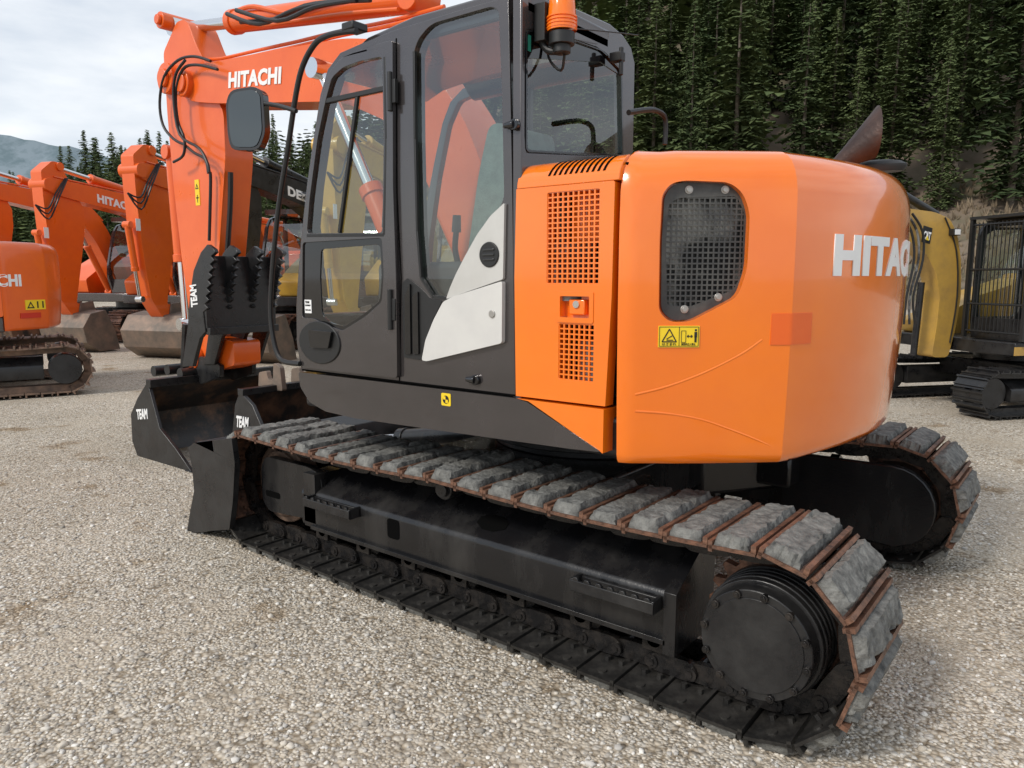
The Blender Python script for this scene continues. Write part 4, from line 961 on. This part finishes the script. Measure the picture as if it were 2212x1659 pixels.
for k in range(17000):
    d=1.2+5.2*R.random()**1.6; r=R.uniform(-.8,.8)*d; p=W(r,d)
    rad=R.uniform(.004,.009)*(1.7 if R.random()<.06 else 1); a=R.uniform(0,6.28); ca,sa=cos(a)*rad,sin(a)*rad; o=len(vs)
    fm=forms[k%10]; z0=rad*.2
    vs+=[(p.x+v.x*ca-v.y*sa,p.y+v.x*sa+v.y*ca,z0+v.z*rad) for v in fm]; fs+=[(a_+o,b_+o,c_+o) for a_,b_,c_ in IF]
me=bpy.data.meshes.new('gravel'); me.from_pydata(vs,[],fs); me.shade_smooth()
pm=bpy.data.materials.new('pebbles'); pm.use_nodes=True; N=pm.node_tree.nodes; L=pm.node_tree.links; g=N.new('ShaderNodeNewGeometry'); r_=N.new('ShaderNodeValToRGB'); e=r_.color_ramp.elements
for p_ in(.25,.5,.75): e.new(p_)
for k,c in enumerate([(.28,.255,.22),(.55,.485,.395),(.67,.62,.54),(.46,.435,.40),(.85,.81,.74)]): e[k].color=(*c,1)
L.new(g.outputs['Random Per Island'],r_.inputs[0]); L.new(r_.outputs[0],N['Principled BSDF'].inputs['Base Color']); N['Principled BSDF'].inputs['Roughness'].default_value=.85
me.materials.append(pm); po=objm('loose_gravel',me); po['kind']='stuff'; tag(po,'loose tan and grey pebbles over the yard','gravel')
# ================================================================ HILLS
FOOT=[(-160,150),(-60,105),(-20,70),(10,45),(30,32),(60,20),(120,5)]
CAP=[(-.75,8),(-.62,11),(-.53,17),(-.45,14),(-.37,12),(-.23,16),(-.1,38),(.03,75),(1,75)]
def H(r,d):
    s=d-lerp(FOOT,r)
    if s<0: return -.3
    h=s*.38 if s<17 else 6.46+(s-17)*.62
    cap=lerp(CAP,r/max(d,1)); h=cap*(1-math.exp(-h/cap)) if cap<60 else min(h,75)
    return h+noise.noise(V((r*.07,d*.07,0)))*1.2*min(1,s/10)
nr,nd=110,66; vs=[];fs=[]
for i in range(nr+1):
    for j in range(nd+1):
        r=-230+i*3.6; d=15+j*3.6; p=W(r,d); vs.append((p.x,p.y,H(r,d)))
for i in range(nr):
    for j in range(nd): a=i*(nd+1)+j; fs.append((a,a+1,a+nd+2,a+nd+1))
HM=mat('hillside_earth',(.19,.145,.105),.95,0,(.10,.10,.055),.35,.45,.68,.8,2)
m=MB(); m.add(vs,fs); struct(m.build('hillside',HM,ang=180))
vs=[];fs=[]
for i in range(81):
    r=-900+i*12; 
    for j in range(6):
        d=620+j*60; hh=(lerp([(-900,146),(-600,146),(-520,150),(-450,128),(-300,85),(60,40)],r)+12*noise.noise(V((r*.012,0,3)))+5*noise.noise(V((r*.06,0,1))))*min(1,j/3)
        p=W(r,d); vs.append((p.x,p.y,hh-2))
for i in range(80):
    for j in range(5): a=i*6+j; fs.append((a,a+1,a+7,a+6))
FH=mat('haze_tinted_hill',(.12,.17,.19),1,0,(.20,.25,.28),.05,.4,.6)  # bluish distance haze painted into the far hill's colour
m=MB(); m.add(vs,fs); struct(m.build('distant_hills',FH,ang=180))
# ================================================================ TREES
def fol(name,a,b):
    m=bpy.data.materials.new(name); m.use_nodes=True; N=m.node_tree.nodes; L=m.node_tree.links; N.remove(N['Principled BSDF']); B=N.new('ShaderNodeBsdfDiffuse'); L.new(B.outputs[0],N['Material Output'].inputs[0])
    oi=N.new('ShaderNodeObjectInfo'); ge=N.new('ShaderNodeNewGeometry'); ad=N.new('ShaderNodeMath'); ad.operation='MULTIPLY_ADD'; ad.inputs[1].default_value=.45
    s=N.new('ShaderNodeMath'); s.operation='MULTIPLY'; s.inputs[1].default_value=.55; L.new(oi.outputs['Random'],s.inputs[0]); L.new(ge.outputs['Random Per Island'],ad.inputs[0]); L.new(s.outputs[0],ad.inputs[2])
    r=N.new('ShaderNodeValToRGB'); r.color_ramp.elements[0].color=(*a,1); r.color_ramp.elements[1].color=(*b,1); L.new(ad.outputs[0],r.inputs[0]); L.new(r.outputs[0],B.inputs['Color']); return m
FO=fol('conifer_needles',(.05,.075,.036),(.135,.165,.07)); BK=mat('bark',(.12,.10,.08),.9,0,(.2,.17,.14),5); DB=mat('dead_bark',(.3,.28,.25),.9)
def conifer(seed,h,rad,bare):
    q=random.Random(seed); t=MB(); t.cyl((0,0,-1),(0,0,h*.5),.2,.12,n=7); t.cyl((0,0,h*.5),(0,0,h*.99),.12,.02,n=6)
    for k in range(10):
        z=q.uniform(.04,bare+.05)*h; a=q.uniform(0,6.28); l=q.uniform(.4,1.1); t.cyl((0,0,z),(cos(a)*l,sin(a)*l,z-.15),.025,.01,n=4)
    c=MB(); nl=int(h/.34)
    def tri(p,e1,e2): 
        c.v+=[tuple(p),tuple(e1),tuple(e2)]; n=len(c.v); c.f.append((n-3,n-2,n-1))
    for i in range(nl):
        tt=i/nl; z=h*(bare+(1-bare)*tt)
        prof=(1-tt)**.72*(.65+.35*min(1,tt*6))*(1+.22*sin(i*.9+seed)); 
        for b in range(q.randint(7,9)):
            if q.random()<.08: continue
            L_=rad*prof*q.uniform(.4,1.15)+.12; a=q.uniform(0,6.28); d=V((cos(a),sin(a),0)); s=V((-sin(a),cos(a),0))
            up=.35*tt-.10; zz=z+q.uniform(-.25,.25); ns=4
            for k in range(1,ns+1):
                f=k/ns; p=d*(L_*f*.92)+V((0,0,zz+up*L_*f-.28*L_*f*f)); w=(L_*.27*(1.1-f*.6)+.15)
                for sg in(1,-1):
                    e=p+s*sg*w*q.uniform(.6,1.1)+d*w*q.uniform(.1,.5)+V((0,0,-w*q.uniform(.2,.9)))
                    tri(p-d*.09*L_,p+d*(L_*.16)+V((0,0,-q.uniform(0,.22))),e)
    tm=t.mesh('trunk'); tm.materials.append(BK)
    cm=bpy.data.meshes.new('crown'); cm.from_pydata(c.v,[],c.f); cm.materials.append(FO)
    return tm,cm
protos=[conifer(1,20,2.8,.03),conifer(2,23,2.5,.06),conifer(3,17,2.9,.02),conifer(4,24,2.5,.12),conifer(5,21,3.2,.04),conifer(6,19,2.2,.08),conifer(7,22,3.0,.05)]
cnt=0
def put(r,d,sc,label,group,k=None):
    global cnt
    tm,cm=protos[R.randrange(7) if k is None else k]; p=W(r,d,H(r,d)-.2)
    o=empty('pine_tree',p,R.uniform(0,6.28),label,'tree',group,1); o.scale=(sc*R.uniform(.9,1.4),)*2+(sc,)
    for nme,mm in(('trunk',tm),('crown',cm)):
        x=bpy.data.objects.new(nme,mm); C.objects.link(x); x.parent=o
    cnt+=1
d=44.
while d<80:
    a=-.02
    while a<.76:
        aa=a+R.uniform(-1.4,1.4)/d; dd=d+R.uniform(-1.7,1.7); r=aa*dd
        if dd-lerp(FOOT,r)>lerp([(0,7),(.40,9),(.52,15),(.75,16)],aa) and cnt<160: put(r,dd,R.uniform(.45,.95),'dark green conifer in the dense forest on the steep right hillside','conifers on the right hillside')
        a+=4.0/d
    d+=4.2
n0=cnt
cand=[]
d=78.
while d<152:
    a=-.76
    while a<-.13:
        aa=a+R.uniform(-2,2)/d; dd=d+R.uniform(-2,2); r=aa*dd; s=dd-lerp(FOOT,r)
        if 2<s<34: cand.append((r,dd,aa))
        a+=4.3/d
    d+=5.0
R.shuffle(cand)
for r,dd,aa in cand[:135]: put(r,dd,R.uniform(.52,.88)*lerp([(-.7,.72),(-.60,.85),(-.53,1.12),(-.45,.95),(-.3,.85)],aa),'dark green conifer on the lower wooded ridge behind the left booms','conifers on the left ridge')
print('TREES',n0,cnt,len(cand))
tmv=[];tmf=[]
q=random.Random(5)
for k in range(560):
    if k<260: a=q.uniform(-.10,.80); d=q.uniform(78,150)
    else: a=q.uniform(-.76,-.12); d=q.uniform(90,180)
    r=a*d; sft=d-lerp(FOOT,r)
    if sft<6: continue
    z=H(r,d); h=q.uniform(10,17)*(lerp([(-.7,.72),(-.60,.82),(-.53,1.0),(-.3,.85),(0,1)],a)); rad=q.uniform(1.8,2.6); p=W(r,d,z)
    for i in range(24):
        tt=i/24; L_=rad*(1-tt)**.85+.15; zz=h*(.05+.95*tt)
        for b in range(6):
            an=q.uniform(0,6.28); l=L_*q.uniform(.6,1.2); dv=V((cos(an),sin(an),0)); s=V((-sin(an),cos(an),0))*(.25+l*.25)
            n=len(tmv); b0=p+V((0,0,zz)); tmv+=[tuple(b0),tuple(b0+dv*l*.7+s-V((0,0,.25*l))),tuple(b0+dv*l*1.1-V((0,0,.4*l))),tuple(b0+dv*l*.7-s-V((0,0,.25*l)))]; tmf.append((n,n+1,n+2,n+3))
me=bpy.data.meshes.new('forest'); me.from_pydata(tmv,[],tmf); me.materials.append(FO); o=objm('forest',me); o['kind']='stuff'; tag(o,'dense far conifer forest covering the upper hillside','forest')
for k,(u,d,h) in enumerate(((2140,49,9),(2172,50,11),(2203,49,8))):
    r=(u-CX)/F*d; p=W(r,d,H(r,d)); m=MB(); m.cyl((0,0,-.5),(R.uniform(-.3,.3),0,h),.07,.02,n=6)
    for j in range(12): z=R.uniform(.3,.95)*h; a=R.uniform(0,6.28); m.cyl((0,0,z),(cos(a)*.7,sin(a)*.7,z+.3),.015,.006,n=4)
    o=m.build('bare_tree',DB); o.location=p; tag(o,'thin pale leafless tree trunk at the forest edge on the right','tree','bare trunks at the forest edge')
vs=[];fs=[]
for k in range(6500):
    r=R.uniform(-25,75); s=R.uniform(0.3,20); d=lerp(FOOT,r)+s; p=W(r,d,H(r,d)); h=R.uniform(.2,.8)
    for j in range(3):
        a=R.uniform(0,6.28); n=len(vs); vs+=[(p.x-cos(a)*.12,p.y-sin(a)*.12,p.z-.1),(p.x+cos(a)*.12,p.y+sin(a)*.12,p.z-.1),(p.x+R.uniform(-.35,.35),p.y+R.uniform(-.35,.35),p.z+h)]; fs.append((n,n+1,n+2))
me=bpy.data.meshes.new('dry_brush'); me.from_pydata(vs,[],fs); me.materials.append(fol('dry_brush',(.14,.105,.07),(.34,.27,.19))); o=objm('dry_brush',me); o['kind']='stuff'; tag(o,'dry brown brush on the slope below the forest','brush')
# ================================================================ WORLD, SUN, CAMERA
w=bpy.data.worlds.new('World'); SC.world=w; w.use_nodes=True; N=w.node_tree.nodes; L=w.node_tree.links
bg=N['Background']; out=N['World Output']
sun_dir=(-RT*.70-FW*.55).normalized(); az=atan2(sun_dir.x,sun_dir.y); el=radians(40)
sky=N.new('ShaderNodeTexSky'); sky.sky_type='NISHITA'; sky.sun_disc=False; sky.sun_elevation=el; sky.sun_rotation=az; 
L.new(sky.outputs[0],bg.inputs[0]); bg.inputs[1].default_value=.13
b2=N.new('ShaderNodeBackground'); b2.inputs[1].default_value=1.26
tc=N.new('ShaderNodeTexCoord'); mp=N.new('ShaderNodeMapping'); mp.inputs['Scale'].default_value=(1,1,3.2); L.new(tc.outputs['Generated'],mp.inputs[0])
n1=N.new('ShaderNodeTexNoise'); n1.inputs['Scale'].default_value=2.2; n1.inputs['Detail'].default_value=7; n1.inputs['Roughness'].default_value=.55; L.new(mp.outputs[0],n1.inputs['Vector'])
r1=N.new('ShaderNodeValToRGB'); r1.color_ramp.elements[0].position=.32; r1.color_ramp.elements[1].position=.62; r1.color_ramp.elements[0].color=(.45,.45,.45,1); r1.color_ramp.elements[1].color=(1,1,1,1); L.new(n1.outputs[0],r1.inputs[0])
n2=N.new('ShaderNodeTexNoise'); n2.inputs['Scale'].default_value=3.5; n2.inputs['Detail'].default_value=6; L.new(mp.outputs[0],n2.inputs['Vector'])
r2=N.new('ShaderNodeValToRGB'); r2.color_ramp.elements[0].position=.35; r2.color_ramp.elements[1].position=.65; r2.color_ramp.elements[0].color=(.54,.60,.68,1); r2.color_ramp.elements[1].color=(.86,.88,.9,1); L.new(n2.outputs[0],r2.inputs[0]); L.new(r2.outputs[0],b2.inputs[0])
mx=N.new('ShaderNodeMixShader'); L.new(r1.outputs[0],mx.inputs[0]); L.new(bg.outputs[0],mx.inputs[1]); L.new(b2.outputs[0],mx.inputs[2]); L.new(mx.outputs[0],out.inputs[0])
sd=bpy.data.lights.new('sun','SUN'); sd.energy=2.3; sd.angle=radians(11); sd.color=(1,.95,.88); so=bpy.data.objects.new('sun',sd); C.objects.link(so)
dv=V((sun_dir.x*cos(el),sun_dir.y*cos(el),sin(el))); so.rotation_euler=dv.to_track_quat('Z','Y').to_euler(); so.location=(0,0,30)
cd=bpy.data.cameras.new('camera'); cd.sensor_width=36; cd.lens=36*F/2212; cd.clip_end=3000; co=bpy.data.objects.new('camera',cd); C.objects.link(co)
fwd=FW*cp-V((0,0,sp)); upv=RT.cross(fwd)
M=Matrix((RT,upv,-fwd)).transposed().to_4x4(); M.translation=CAM; co.matrix_world=M; SC.camera=co
SC.view_settings.view_transform='Standard'; SC.view_settings.look='None'
